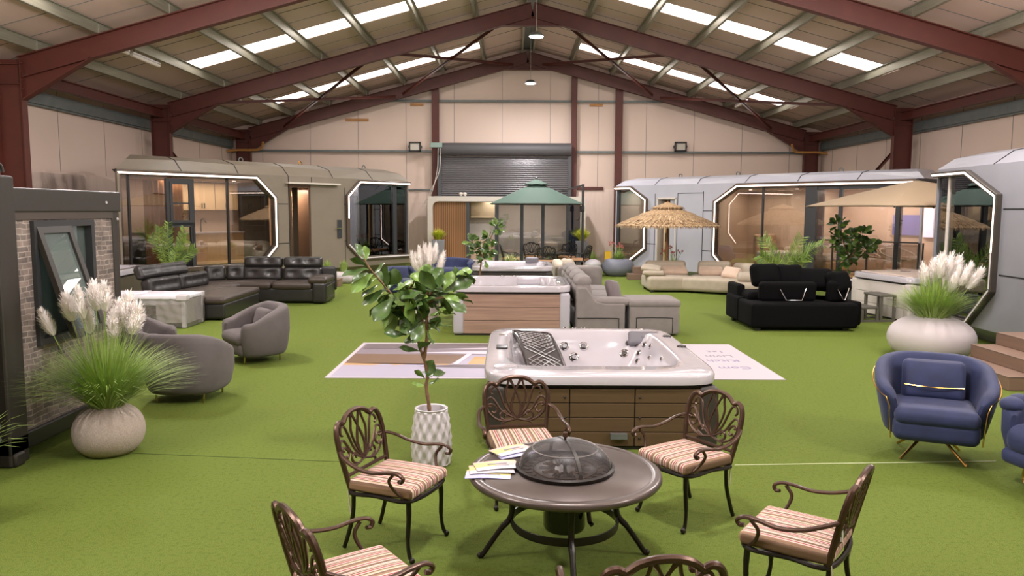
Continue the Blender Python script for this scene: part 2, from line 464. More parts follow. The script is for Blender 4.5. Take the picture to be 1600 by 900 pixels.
portal(Y2, 'red oxide steel portal frame spanning the middle of the hall, before the cross braces')
portal(Y3, 'red oxide steel portal frame standing against the back wall')
# eave beams
for sx in (-1, 1):
    for (ya, yb, nm) in ((Y1, Y2, 'nearer'), (Y2, Y3, 'farther')):
        x = XR + sx * (HALF + .25); z = zraf(XR + sx * HALF)
        b = MB(); b.box(x - .1, x + .1, ya + .1, yb - .1, z + .24, z + .27); b.box(x - .1, x + .1, ya + .1, yb - .1, z - .02, z + .01); b.box(x - .02, x + .02, ya + .1, yb - .1, z, z + .25)
        tag(b.build('eave_beam', M['steel'], smooth=False), 'red steel eave beam along the %s wall, the %s of its two' % ('left' if sx < 0 else 'right', nm), 'steel beam', 'eave beams')
        b = MB(); xw = XWL + .1 if sx < 0 else XWR - .1
        b.box(xw - .09, xw + .09, ya, yb, z - .35, z - .05); b.box(xw - .03, xw + .03, ya, yb, z - .4, z - .35)
        tag(b.build('eave_rail', M['galvd'], smooth=False), 'grey galvanised rail at the top of the %s wall, %s bay' % ('left' if sx < 0 else 'right', nm), 'wall rail', 'wall rails')
# purlins
xs = [.2, 1.8, 3.49, 5.15, 6.75, 8.3, 9.9, 11.3]
words = ['topmost', 'second', 'third', 'fourth', 'fifth', 'sixth', 'seventh', 'lowest']
for sx in (-1, 1):
    for i, dx in enumerate(xs):
        x = XR + sx * dx; z = zroof(x)
        b = MB(); a = SL * -sx
        for (o, w) in ((0, 0),):
            b.beam((x, YF, z - .12), (x, YB - .05, z - .12), .016, .23)
            b.beam((x + .035 * sx, YF, z - .235), (x + .035 * sx, YB - .05, z - .235), .08, .014)
            b.beam((x - .035 * sx, YF, z - .012), (x - .035 * sx, YB - .05, z - .012), .08, .012)
            b.beam((x + .012 * sx, YF, z - .12), (x + .012 * sx, YB - .05, z - .12), .02, .05)
        for yy in (Y1, Y2, Y3 - .1): b.box(x - .012, x + .03, yy - .09, yy + .09, z - .25, z - .03)
        tag(b.build('roof_purlin', M['galv'], smooth=False), 'galvanised roof purlin on the %s slope, %s from the ridge' % ('left' if sx < 0 else 'right', words[i]) if 0 < i < 7 else 'galvanised roof purlin on the %s slope, %s of the row' % ('left' if sx < 0 else 'right', words[i]), 'purlin', 'roof purlins')
# braces in the far bay
def brace(a, b_, label, w=.09):
    b = MB(); a = Vector(a); b_ = Vector(b_)
    b.beam(a, b_, w, .012); b.beam(a + Vector((0, 0, -w / 2)), b_ + Vector((0, 0, -w / 2)), .012, w)
    tag(b.build('roof_brace', M['steel'], smooth=False), label, 'brace', 'cross braces of the far bay')
def rp(x, y): return (x, y, zraf(x) + .12)
brs = [(-.5, Y2 + .1, -4.6, Y3 - .2, 'diagonal brace running down from the ridge on the left'), (-3.8, Y2 + .1, 0.0, Y3 - .2, 'nearly level brace on the left below the ridge'),
       (-4.7, Y2 + .1, -9.6, Y3 - .2, 'lower diagonal brace on the left slope'), (-9.6, Y2 + .1, -4.9, Y3 - .2, 'nearly level lower brace on the left slope')]
for (xa, ya, xb, yb, lb) in brs:
    brace(rp(xa, ya), rp(xb, yb), 'red steel ' + lb)
    brace(rp(2 * XR - xa, ya), rp(2 * XR - xb, yb), 'red steel ' + lb.replace('left', 'right'))
for sx in (-1, 1):
    x = XR + sx * (HALF + .5)
    brace((x, Y2 + .2, 4.7), (x, Y3 - .5, 1.2), 'red steel diagonal wall brace on the %s side wall' % ('left' if sx < 0 else 'right'), .11)
    b = MB(); b.tube(catmull([(XR + sx * 11.0, Y3 - .5, 5.05), (XR + sx * 11.2, Y3 - .3, 4.8), (XR + sx * 11.5, Y3 - .3, 4.75), (XR + sx * 12.15, Y3 - .3, 4.75), (XR + sx * 12.6, Y3 - .3, 4.7)]), .05)
    tag(b.build('drain_pipe', mat('ochre_pipe', rgb(170, 120, 60), .5)), 'short ochre bent pipe in the far %s corner under the roof' % ('left' if sx < 0 else 'right'), 'pipe')
# ridge capping
tag(MB().beam((XR, YF, zroof(XR) - .05), (XR, YB, zroof(XR) - .05), .42, .05).build('ridge_flashing', M['galvd'], smooth=False), 'grey metal flashing folded under the ridge', 'flashing')
# gable posts and rails
for (px, lb) in ((680, 'left of the roller shutter'), (897, 'right of the roller shutter'), (967, 'second to the right of the roller shutter')):
    x = P(px, 250, Y3).x; w = .15 if px != 897 else .12
    b = MB(); zt = zraf(x) + .03
    b.box(x - w, x + w, Y3 + .115, Y3 + .13, 0, zt); b.box(x - .01, x + .01, Y3 + .13, Y3 + .24, 0, zt); b.box(x - w, x + w, Y3 + .24, Y3 + .255, 0, zt)
    tag(b.build('gable_post', M['steel'], smooth=False), 'red steel gable post ' + lb, 'steel post', 'gable posts')
xd0, xd1 = P(687, 250, Y3).x, P(890, 250, Y3).x
for (py, xa, xb, lb, mm, hh) in ((158, XR - 6.6, XR + 6.6, 'high across the back wall', 'galvd', .09), (237, XWL + .1, xd0 - .35, 'at floodlight height left of the shutter', 'galvd', .09), (237, xd1 + .3, XWR - .1, 'at floodlight height right of the shutter', 'galvd', .09),
                             (294, xd1 + .35, 3.9, 'low beside the shutter, painted red', 'steel', .14), (297, XWL + .1, xd0 - .35, 'low on the left behind the taupe cabin', 'galvd', .07)):
    z = P(800, py, YB - .1).z
    b = MB().box(xa, xb, YB - .12, YB - .01, z - hh / 2, z + hh / 2).box(xa, xb, YB - .14, YB - .12, z - hh / 2, z - hh / 2 + .04)
    tag(b.build('sheeting_rail', M[mm], smooth=False), 'horizontal steel rail ' + lb, 'wall rail', 'wall rails')
# lower wall boards, film covered
zb_ = 3.2
struct('trim_4', MB().box(xd1 + .3, XWR - .02, YB - .07, YB - .02, 0, zb_).box(XWL + .02, xd0 - .4, YB - .07, YB - .02, 0, zb_), M['ply'], 'pale boards along the foot of the back wall', smooth=False)
struct('trim_5', MB().box(XWL + .01, XWL + .05, YF, YB, 0, zb_).box(XWR - .05, XWR - .01, YF, YB, 0, zb_), M['ply'], 'pale boards along the foot of the side walls', smooth=False)
def film(x0, x1, y, z0, z1, label, ax='x'):
    b = MB(); rnd = random.Random(int(x0 * 10) + 3)
    ph = [rnd.uniform(0, 6) for _ in range(4)]
    def fn(u, v):
        w = .03 * math.sin(u * 40 + ph[0] + 2 * math.sin(v * 5)) + .02 * math.sin(u * 97 + ph[1] + v * 9) + .012 * math.sin(v * 30 + ph[2])
        return (x0 + (x1 - x0) * u, y + w, z0 + (z1 - z0) * v) if ax == 'x' else (y + w, x0 + (x1 - x0) * u, z0 + (z1 - z0) * v)
    b.grid(fn, 90, 30)
    tag(b.build('plastic_sheet', M['clear']), label, 'plastic sheeting')
film(14.0, 21.5, XWL + .2, .4, 3.25, 'clear crumpled plastic film hung on the left wall behind the stone clad cabin', 'y')

# roller shutter
zt = P(790, 223, Y3 - .3).z
t = thing('door_1', 'dark grey steel roller shutter in the back wall', 'roller shutter', ((xd0 + xd1) / 2, Y3, 0)); del t['category']; t['kind'] = 'structure'
w = (xd1 - xd0) / 2
b = MB(); prof = []
n = 62
def shfn(u, v):
    k = v * (zt - .55) / .085
    return (-w + 2 * w * u, -.06 - .022 * abs(math.sin(PI * k)), (zt - .55) * v)
b.grid(shfn, 1, n * 6)
ms = mat('shutter_steel', rgb(72, 70, 72), .6, .1)
b.build('shutter_curtain', mat('shutter_slats', rgb(84, 82, 84), .3, .35), t)
b = MB().tube([(-w - .05, -.16, zt - .27), (w + .05, -.16, zt - .27)], .27, 20)
b.build('roller_drum', ms, t)
for s_ in (-1, 1): MB().box(s_ * w - .07, s_ * w + .07, -.16, .02, 0, zt - .4).build('guide_rail', M['anth'], t, smooth=False)
b = MB().box(-w - .35, -w + .15, -.5, -.36, zt - .22, zt - .02)
b.build('motor_box', mat('pale_green_box', rgb(130, 150, 142), .5), t, bevel=.01)
for k, dx in enumerate((-.02, .07)):
    b = MB().tube(catmull([(-w + dx, -.44, zt - .2), (-w - .05 + dx, -.44, zt - 1.2), (-w - .35 - .1 * k, -.4, zt - 2.2), (-w - .75, -.35, zt - 2.7)]), .012, 5)
    b.build('pull_cord', M['cream'], t)
# timber battens, floodlights, box
for (px, py, wpx, lb) in ((557, 187, 36, 'upper left of the back wall'), (651, 163, 20, 'beside the left gable post'), (932, 164, 20, 'between the two right gable posts')):
    p = P(px, py, YB - .1); ww = wpx / FPX * YB / 2
    tag(MB().box(p.x - ww, p.x + ww, YB - .06, YB - .005, p.z - .05, p.z + .05).build('timber_batten', mat('timber', rgb(170, 120, 70), .7, noise=.2, scale=4, stretch=(1, 8, 8)), bevel=.006), 'short timber batten fixed high on the wall, ' + lb, 'batten', 'timber battens')
for (px, lb) in ((648, 'left of the shutter'), (1064, 'right of the shutter above the white cabin')):
    p = P(px, 229, YB - .3)
    t = thing('floodlight', 'black square floodlight on the wall rail ' + lb, 'floodlight', (p.x, YB - .15, p.z), 0, 'wall floodlights')
    b = MB(); 
    for (a0, a1, c0, c1) in ((-.25, .25, .14, .2), (-.25, .25, -.2, -.14), (-.25, -.19, -.2, .2), (.19, .25, -.2, .2)): b.box(a0, a1, -.16, -.02, c0, c1)
    b.box(-.25, .25, -.04, 0, -.2, .2)
    b.build('housing', M['black'], t, smooth=False, bevel=.01)
    MB().box(-.19, .19, -.12, -.1, -.14, .14).build('lens', mat('flood_lens', rgb(180, 172, 160), .15), t)
    MB().box(-.28, -.26, -.1, .12, -.05, .05).box(.26, .28, -.1, .12, -.05, .05).box(-.28, .28, .1, .12, -.05, .05).build('bracket', M['black'], t)
# fluorescent battens on purlins
mtube = emis('tube_light', (1, .95, .9), 1.6)
mdiff = mat('diffuser', rgb(225, 215, 208), .4)
for (px, py, i, side, dy, lb) in ((178, 124, 6, -1, 0, 'left slope near the second frame'), (230, 152, 6, -1, 0, 'left slope, the farther of its pair'), (1230, 72, 5, 1, 0, 'right slope beside the long roof light'), (1110, 137, 5, 1, 0, 'right slope in the far bay'), (365, 180, 6, -1, 0, 'left slope in the far bay')):
    x = XR + side * (xs[i] + .12); z = zroof(x) - .3
    d = ray(px, py); y = (z - CAMH) / d.z * d.y; y = x / d.x * d.y
    y = max(12, min(31, y))
    t = thing('batten_light', 'long white fluorescent fitting under a purlin on the ' + lb, 'strip light', (x, y, z), 0, 'strip lights on the purlins')
    MB().box(-.05, .05, -.75, .75, .0, .05).build('tray', M['white'], t, bevel=.01)
    MB().tube([(0, -.74, -.03), (0, .74, -.03)], .045, 10).build('diffuser', mdiff, t)
    for q in (-.6, .6): MB().box(-.01, .01, q - .01, q + .01, .05, .14).build('hanger', M['galvd'], t)
# high bay lamps
for (px, py, y, lb, pw) in ((838, 57, 21.5, 'nearer of the two under the ridge', 700), (829, 130, 29.3, 'farther of the two under the ridge', 500)):
    p = P(px, py, y); x = XR
    t = thing('high_bay_lamp', 'round white high bay lamp on a cord, ' + lb, 'lamp', (p.x, y, p.z), 0, 'high bay lamps')
    MB().lathe([(.02, .12), (.12, .11), (.2, .03), (.2, 0)], 24).build('lamp_housing', M['galvd'], t)
    MB().lathe([(.19, -.005), (.17, -.02), (.02, -.03)], 24).build('lamp_lens', emis('lamp_glow', (1, .97, .98), 40), t)
    MB().tube([(0, 0, .12), (0, 0, zroof(p.x) - p.z - .05)], .008, 5).build('cord', M['galv'], t)
    l = area('high_bay_light', (p.x, y, p.z - .06), .4, .4, pw, (1, .95, .95))
for (x, y) in ((-5.6, 12), (6.8, 12), (.6, 5), (-5.6, 3), (6.8, 3)):      # added unseen fill lights, brightening the ceiling and the near floor
    l = bpy.data.lights.new('hall_fill_light', 'POINT'); l.energy = 950; l.shadow_soft_size = .3; l.color = (1, .94, .94)
    o = bpy.data.objects.new('hall_fill_light', l); COL.objects.link(o); o.location = (x, y, 5.4)
# ---------------------------------------------------------------- prefab cabins
def offset_poly(poly, d):
    n = len(poly); out = []
    area_ = sum(poly[i][0] * poly[(i + 1) % n][1] - poly[(i + 1) % n][0] * poly[i][1] for i in range(n))
    sg = 1 if area_ > 0 else -1
    for i in range(n):
        p0, p1, p2 = Vector(poly[i - 1]), Vector(poly[i]), Vector(poly[(i + 1) % n])
        a = (p1 - p0).normalized(); b = (p2 - p1).normalized()
        na = Vector((a.y, -a.x)) * sg; nb = Vector((b.y, -b.x)) * sg
        m = (na + nb); m.normalize(); k = d / max(.3, m.dot(na))
        out.append((p1.x + m.x * k, p1.y + m.y * k))
    return out
def inside(p, poly):
    c = False; n = len(poly)
    for i in range(n):
        a, b = poly[i], poly[i - 1]
        if (a[1] > p[1]) != (b[1] > p[1]) and p[0] < (b[0] - a[0]) * (p[1] - a[1]) / (b[1] - a[1]) + a[0]: c = not c
    return c
def holed(outer, holes, y0, y1, mb=None, mi=0):
    """a plate in the XZ plane with holes, from y0 to y1"""
    mb = mb or MB()
    vs = [Vector(p) for p in outer]; es = [(i, (i + 1) % len(outer)) for i in range(len(outer))]
    for h in holes:
        o = len(vs); vs += [Vector(p) for p in h]; es += [(o + i, o + (i + 1) % len(h)) for i in range(len(h))]
    cv, ce, cf, *_ = geometry.delaunay_2d_cdt(vs, es, [], 0, 1e-5)
    fs = []
    for f in cf:
        c = sum((cv[i] for i in f), Vector((0, 0))) / len(f)
        if inside(c, outer) and not any(inside(c, h) for h in holes): fs.append(tuple(f))
    n = len(cv)
    mb.add([(p.x, y0, p.y) for p in cv] + [(p.x, y1, p.y) for p in cv], fs + [tuple(i + n for i in reversed(f)) for f in fs], mi)
    for loop in [outer] + list(holes):
        k = len(loop)
        mb.add([(p[0], y0, p[1]) for p in loop] + [(p[0], y1, p[1]) for p in loop], [(i, (i + 1) % k, k + (i + 1) % k, k + i) for i in range(k)], mi)
    return mb
def ring(poly, d, y0, y1, mb=None, mi=0, skip=()):
    mb = mb or MB(); o = offset_poly(poly, d); n = len(poly)
    vs = []
    for (pp, y) in ((poly, y0), (o, y0), (o, y1), (poly, y1)): vs += [(p[0], y, p[1]) for p in pp]
    fs = []
    for r_ in range(4):
        for i in range(n):
            if i in skip: continue
            j = (i + 1) % n; a = r_ * n; b = ((r_ + 1) % 4) * n
            fs.append((a + i, a + j, b + j, b + i))
    mb.add(vs, fs, mi); return mb
class Pod:
    def __init__(s, A, C):
        s.A = Vector((A[0], A[1], 0)); d = Vector((C[0] - A[0], C[1] - A[1], 0)); s.L = d.length; s.x = d.normalized(); s.n = Vector((-s.x.y, s.x.x, 0))
        s.rz = math.atan2(s.x.y, s.x.x)
    def u(s, px, py=350, off=0):     # pixel column -> distance along the face, and height there
        d = ray(px, py); o = s.A + s.n * off - Vector((0, 0, CAMH)); t = o.dot(s.n) / d.dot(s.n)
        q = d * t + Vector((0, 0, CAMH)) - s.A
        return q.dot(s.x), q.z
def capsule(pod, name, label, cladm, top, bot, zled, holes, depth, legs, doors=(), seams=(), roof_top=None, skew=0.0):
    """shell: lower chamfer, face plate with holes, faceted roof edge, back, floor"""
    t = thing(name, label, 'prefab cabin', pod.A, pod.rz)
    L_ = pod.L; zf = zled + .16; rt = roof_top or zf + .32
    b = MB(); holed([(0, bot), (L_, bot), (L_, zf), (0, zf)], holes + [d for d in doors], 0, .1, b)
    b.build('face_panel', cladm, t, angle=20)
    b = MB()       # roof: faceted eave and flat top
    k = max(4, int(L_ / 1.6)); xs_ = [L_ * i / k for i in range(k + 1)]
    r1 = [(x, 0, zf) for x in xs_]
    r2 = [(x + (.22 + skew * .1 if i == 0 else -.22 if i == k else 0), .20 + (.12 if i % 2 else 0), zf + (rt - zf) * (.72 if i % 2 else .62)) for i, x in enumerate(xs_)]
    r3 = [(x + (.35 + skew * .35 if i == 0 else -.5 if i == k else 0), .75, rt) for i, x in enumerate(xs_)]
    r4 = [(x + (.35 + skew * .9 if i == 0 else -.5 if i == k else 0), depth - .3, rt) for i, x in enumerate(xs_)]
    r5 = [(x + (skew if i == 0 else 0), depth, zf - .1) for i, x in enumerate(xs_)]
    rows = [r1, r2, r3, r4, r5]; vs = sum(rows, []); w = k + 1; fs = []
    for r_ in range(4):
        for i in range(k):
            a, b_, c_, d_ = r_ * w + i, r_ * w + i + 1, (r_ + 1) * w + i + 1, (r_ + 1) * w + i
            fs += [(a, b_, d_), (b_, c_, d_)] if i % 2 else [(a, b_, c_), (a, c_, d_)]
    fs.append(tuple(r_ * w for r_ in range(5))); fs.append(tuple(r_ * w + k for r_ in range(4, -1, -1)))
    b.add(vs, fs); b.build('roof_shell', cladm, t, smooth=False)
    b = MB()        # belly
    pr = [(0, bot), (.45, bot - .34), (depth - .3, bot - .34), (depth, bot)]
    q_ = [(.02 + skew * p[0] / depth, p[0], p[1]) for p in pr] + [(L_ - .02, p[0], p[1]) for p in pr]; b.add(q_, [(0, 1, 2, 3), (7, 6, 5, 4), (0, 4, 5, 1), (1, 5, 6, 2), (2, 6, 7, 3), (3, 7, 4, 0)]); b.build('belly', cladm, t, smooth=False)
    MB().box(0.02 + skew, L_ - .02, depth - .08, depth, bot, zf).build('back_wall', cladm, t, smooth=False)
    for x in legs:
        for (ya_, yb_) in ((.7, .9), (depth - .8, depth - .6)): MB().box(x - .09, x + .09, ya_, yb_, 0, max(.05, bot - .33)).build('support_leg', M['black'], t, smooth=False)
    b = MB()
    for (x, z0, z1) in [q for q in seams if q[0] is not None and len(q) == 3]: b.box(x - .012, x + .012, -.004, .01, z0, z1)
    for q in seams:
        if len(q) == 4: b.box(q[1], q[2], -.004, .01, q[3] - .012, q[3] + .012)
    for i in range(1, k): b.beam(Vector(r1[i]) + Vector((0, -.004, 0)), Vector(r2[i]) + Vector((0, -.006, .004)), .02, .012); b.beam(Vector(r2[i]) + Vector((0, -.004, .006)), Vector(r3[i]) + Vector((0, -.004, .006)), .02, .012)
    b.build('panel_joints', M['darkm'], t, smooth=False)
    return t
def led_loop(t, poly, edges_lit, edges_dim=(), y=-.085, d0=.03, d1=.075):
    o1 = offset_poly(poly, d0); o2 = offset_poly(poly, d1); n = len(poly)
    for nm, ed, mm in (('led_strip', edges_lit, 'led'), ('led_strip', edges_dim, 'ledw')):
        b = MB()
        for i in ed:
            j = (i + 1) % n
            b.add([(o1[i][0], y, o1[i][1]), (o1[j][0], y, o1[j][1]), (o2[j][0], y, o2[j][1]), (o2[i][0], y, o2[i][1]),
                   (o1[i][0], y + .03, o1[i][1]), (o1[j][0], y + .03, o1[j][1]), (o2[j][0], y + .03, o2[j][1]), (o2[i][0], y + .03, o2[i][1])],
                  [(0, 1, 2, 3), (7, 6, 5, 4), (0, 4, 5, 1), (1, 5, 6, 2), (2, 6, 7, 3), (3, 7, 4, 0)])
        if b.v: b.build(nm, M[mm], t, smooth=False)
def room(t, x0, x1, y1, z0, z1, m=None, sides=True, mi_floor=None, light=45, lx=None):
    m = m or M['beige']
    b = MB().box(x0, x1, y1 - .04, y1, z0, z1).box(x0, x1, .12, y1, z1, z1 + .03)
    if sides: b.box(x0, x0 + .03, .12, y1, z0, z1).box(x1 - .03, x1, .12, y1, z0, z1)
    b.build('inner_walls', m, t, smooth=False)
    MB().box(x0, x1, .1, y1, z0 - .02, z0 + .02).build('inner_floor', mi_floor or M['oak'], t, smooth=False)
    b = MB()
    n = max(2, int((x1 - x0) / 1.3))
    for i in range(n): b.cyl((x0 + (i + .5) * (x1 - x0) / n, .8), .05, z1 - .012, z1 - .001, 12)
    b.build('downlights', M['led'], t)
    if light:
        l = area('cabin_light', (0, 0, 0), (x1 - x0) * .7, .5, light, (1, .88, .76)); l.parent = t
        l.location = ((x0 + x1) / 2, y1 * .5, z1 - .04)
def curtain(t, x0, x1, y, z0, z1, m, folds=9, name='curtain'):
    b = MB(); b.grid(lambda u, v: (x0 + (x1 - x0) * u, y + .035 * math.sin(u * folds * 2 * PI), z0 + (z1 - z0) * v), folds * 8, 1)
    b.grid(lambda u, v: (x0 + (x1 - x0) * u, y + .02 + .035 * math.sin(u * folds * 2 * PI), z0 + (z1 - z0) * v), folds * 8, 1)
    return b.build(name, m, t)
M['curt_w'] = mat('sheer_curtain', rgb(150, 148, 146), .8)
M['curt_b'] = mat('brown_curtain', rgb(150, 104, 66), .8)

# ---- taupe cabin, left
pod = Pod((-10.0, 19.6), (-3.75, 27.9)); U = lambda px: pod.u(px)[0]
LT, LB = 3.15, .71
u0, u1 = .06, U(427); ud = U(400) ; c = u1 - ud + .02
oct1 = [(u0, LB), (u1 - .5, LB), (u1, LB + .5), (u1, LT - .55), (ud, LT), (u0, LT)]
v0, v1 = U(545), pod.L - .05
oct2 = [(v0 + .5, LB), (v1, LB), (v1, LT), (U(563), LT), (v0, LT - .45), (v0, LB + .45)]
d0, d1 = U(453), U(483)
door = [(d0, .45), (d1, .45), (d1, 2.98), (d0, 2.98)]
e1 = U(539)
lp = capsule(pod, 'capsule_cabin', 'taupe faceted prefab cabin with two lit octagonal windows and an open door, on the left', M['taupe'], 3.6, .38, LT, [oct1, oct2], 2.2,
             (1.0, pod.L * .4, pod.L * .7, pod.L - .9), [door], [(U(434), .4, .41), (None, U(433), U(451), 1.25), (None, U(433), U(451), 2.45), (U(452), .4, 3.3), (U(488), 3.1, 3.3), (None, U(538), v0 - .12, 2.45), (None, U(538), v0 - .12, 1.25), (e1, .5, 3.0)], roof_top=3.72, skew=1.12)
MB().add([(.03, .02, LB - .3), (1.14, 2.16, LB - .3), (1.14, 2.16, LT + .1), (.03, .02, LT + .1)], [(0, 1, 2, 3)]) if False else None
b = MB(); b.beam((.05, .06, LB - .12), (1.12, 2.14, LB - .12), .05, .4).beam((.05, .06, LT + .06), (1.12, 2.14, LT + .06), .05, .16); b.build('end_band', M['taupe'], lp, smooth=False)
b = MB(); b.beam((.06, .08, (LB + LT) / 2), (1.12, 2.13, (LB + LT) / 2), .02, LT - LB); b.build('end_glass', M['glass'], lp, smooth=False)
for po, sk in ((oct1, (5,)), (oct2, (1,))): ring(po, .13, -.08, .12, skip=sk).build(nm, mat('bronze_surround', rgb(96, 84, 74), .3, .3), lp, smooth=False, bevel=.01)
led_loop(lp, oct1, (1, 2, 3, 4)); led_loop(lp, oct2, (2, 3), (0, 5,)); led_loop(lp, [(oct2[5][0], 1.9), (oct2[4][0], 2.69), (oct2[4][0] + .01, 2.69), (oct2[5][0] + .01, 1.9)], ())
b = MB().box(v0 - .072, v0 - .03, -.088, -.05, 2.0, 2.7); b.build('led_strip', M['led'], lp, smooth=False)
MB().box(u0, u1, .04, .055, LB, LT).build('window_glass', M['glass'], lp, smooth=False)
b = MB().box(v0, v1, .04, .055, LB, LT); b.build('window_glass', M['glassd'], lp, smooth=False)
for px in (204, 358): MB().box(U(px) - .025, U(px) + .025, .01, .09, LB, LT).build('mullion', M['black'], lp, smooth=False)
q = U(618); MB().box(q - .09, q + .09, .02, .1, LB, LT).build('mullion', M['anth'], lp, smooth=False); MB().box(v1 - .08, v1, .02, .1, LB, LT).build('mullion', M['anth'], lp, smooth=False)
# tilted-open casement
w0, w1 = U(262), U(305)
fr = MB(); ring([(w0 + .1, 1.9), (w1 - .1, 1.9), (w1 - .1, 3.0), (w0 + .1, 3.0)], .1, .0, .1, fr); ring([(w0 + .12, 1.12), (w1 - .12, 1.12), (w1 - .12, 1.84), (w0 + .12, 1.84)], .08, .0, .1, fr)
fr.box(w0 + .04, w1 - .04, .02, .08, 2.42, 2.46); fr.box(w0, w0 + .1, 0, .1, LB, 1.9).box(w1 - .1, w1, 0, .1, LB, 1.9).build('casement_frame', M['anth'], lp, smooth=False)
cs = MB(); ring([(w0 + .16, 1.98), (w1 - .16, 1.98), (w1 - .16, 2.95), (w0 + .16, 2.95)], .07, -.02, .03, cs); cs.M = None
o = cs.build('open_sash', M['anth'], lp, smooth=False)
MB().box(w0 + .1, w1 - .1, .05, .07, LB, 1.12).build('dark_pane', M['anth'], lp, smooth=False)
# interior of the left part
room(lp, 1.1, u1 + .15, 2.05, LB, LT - .03, light=70, sides=False)
MB().box(.1, 1.1, .1, .75, LB - .02, LB + .02).build('inner_floor', M['oak'], lp, smooth=False)
curtain(lp, w0 - .1, w1 + .25, 1.0, LB + .05, LT - .08, M['curt_b'], 8)
b = MB().box(U(308), u1 - .1, 1.65, 2.0, LB + 1.55, LT - .08); b.build('wall_cabinet', M['oak'], lp, smooth=False)
b = MB()
for i in range(5): b.box(U(308) + .35 + i * .8, U(308) + .37 + i * .8, 1.62, 1.65, LB + 1.6, LB + 1.75).box(U(308) + .43 + i * .8, U(308) + .45 + i * .8, 1.62, 1.65, LB + 1.6, LB + 1.75)
for i in range(6): b.box(U(308) + i * .8, U(308) + i * .8 + .008, 1.64, 1.655, LB + 1.55, LT - .1)
b.build('cabinet_handles', M['anth'], lp, smooth=False)
MB().box(U(308), u1 - .1, 1.4, 2.0, LB, LB + .85).build('base_cabinet', M['oak'], lp, smooth=False)
MB().box(U(308) - .02, u1 - .08, 1.36, 2.01, LB + .85, LB + .89).build('worktop', M['white'], lp, smooth=False)
b = MB().tube(catmull([(U(368), 1.8, LB + .88), (U(368), 1.8, LB + 1.2), (U(368) + .03, 1.7, LB + 1.28), (U(368) + .06, 1.6, LB + 1.15)]), .02, 8); b.build('tap', M['black'], lp)
MB().box(1.3, 2.3, 1.2, 2.0, LB, LB + .9).build('dark_cabinet', M['anth'], lp, smooth=False)
# door parts
MB().box(d0 - .03, d1 + .05, .9, 1.0, .45, 2.98).build('lit_lobby_wall', mat('lobby_wall', rgb(236, 190, 150), .6), lp, smooth=False)
l = area('lobby_light', (0, 0, 0), .5, .5, 60, (1, .85, .7)); l.parent = lp; l.location = ((d0 + d1) / 2, .5, 2.9)
b = MB().box(d0, d0 + .06, -.02, .9, .45, 2.98).box(d1 - .03, d1 + .05, -.03, .5, .45, 3.0).box(d0 - .04, d1 + .06, -.03, .1, 2.96, 3.06); b.build('door_frame', mat('bronze_frame', rgb(92, 72, 58), .35, .4), lp, smooth=False)
MB().box(d0 + .06, d0 + .13, .05, .85, .47, 2.7).build('open_door_leaf', M['black'], lp, smooth=False)
MB().box(d0 - .12, U(528), -.18, .0, 3.07, 3.12).build('door_canopy', M['cream'], lp, smooth=False)
hx = U(530)
MB().box(hx - .09, hx + .09, -.03, 0, 1.35, 1.95).build('door_lock_plate', M['anth'], lp, bevel=.01)
MB().tube([(hx, -.04, 1.68), (hx, -.1, 1.68), (hx - .24, -.1, 1.68)], .018, 8).build('door_handle', M['chrome'], lp)
curtain(lp, v0 + .1, v0 + 1.7, .35, LB, LT - .05, mat('grey_curtain', rgb(140, 134, 132), .8), 10)
curtain(lp, v0 + 1.75, v1 - .2, .3, LB, LT - .05, M['curt_w'], 12)
l = area('cabin_light', (0, 0, 0), 2.0, .2, 45, (1, .95, .9)); l.parent = lp; l.location = ((v0 + v1) / 2, .16, LT - .08)  # added fill light behind the glass to brighten the curtains
MB().box(v0 - .1, v1 + .02, 1.9, 2.0, LB - .2, LT).box(v1 - .02, v1, .1, 2.0, LB, LT).build('inner_partition', M['cream'], lp, smooth=False)
for (px, lb, mm) in ((416, 'left', 'green'), (508, 'middle', 'brass'), (606, 'right', 'galvd')):
    p = pod.A + pod.x * U(px) + pod.n * 1.2
    t = thing('lifting_eye', 'small metal lifting eye on the taupe cabin roof, %s one' % lb, 'lifting eye', (p.x, p.y, 3.725), pod.rz, 'lifting eyes on cabin roofs')
    MB().box(-.1, .1, -.08, .08, 0, .02).build('base_plate', M['galvd'], t, smooth=False); MB().tube([(.07 * math.cos(a * PI / 6), 0, .06 + .07 * math.sin(a * PI / 6)) for a in range(12)], .018, 6, True).build('eye_ring', M[mm if mm != 'green' else 'galvd'], t)

# ---- white cabin, right
pod2 = Pod((3.89, 29.06), (11.1, 20.9)); U = lambda px: pod2.u(px)[0]
RT, RB = 3.05, .36
a0, a1 = .05, U(1007)
o1 = [(a0, RB + .15), (U(975), RB + .15), (U(985), RB + .2), (a1, RB + .6), (a1, RT - .4), (U(985), RT), (a0, RT)]
o1 = [(a0, RB + .15), (U(985), RB + .15), (a1, RB + .6), (a1, RT - .4), (U(985), RT), (a0, RT)]
b0, b1 = U(1120), pod2.L - .05
o2 = [(b0 + .5, RB), (b1, RB), (b1, RT), (U(1152), RT), (b0, RT - .5), (b0, RB + .5)]
d0, d1 = U(1026), U(1056)
door = [(d0, .2), (d1, .2), (d1, 2.72), (d0, 2.72)]
rp_ = capsule(pod2, 'capsule_cabin', 'white faceted prefab cabin with lit octagonal windows behind the thatched parasol', M['podw'], 3.4, .2, RT, [o1, o2], 2.2,
              (.9, pod2.L * .33, pod2.L * .66, pod2.L - 1), [door], [(None, U(1011), d0 - .03, 2.3), (None, U(1011), d0 - .03, 1.1), (U(1058), .3, 2.9), (U(1098), .3, 2.95), (None, U(1098), b0 - .12, 2.3), (None, U(1098), b0 - .12, .95), (None, U(1058), U(1098), 2.9), (U(1023), .25, 2.9)], roof_top=3.5)
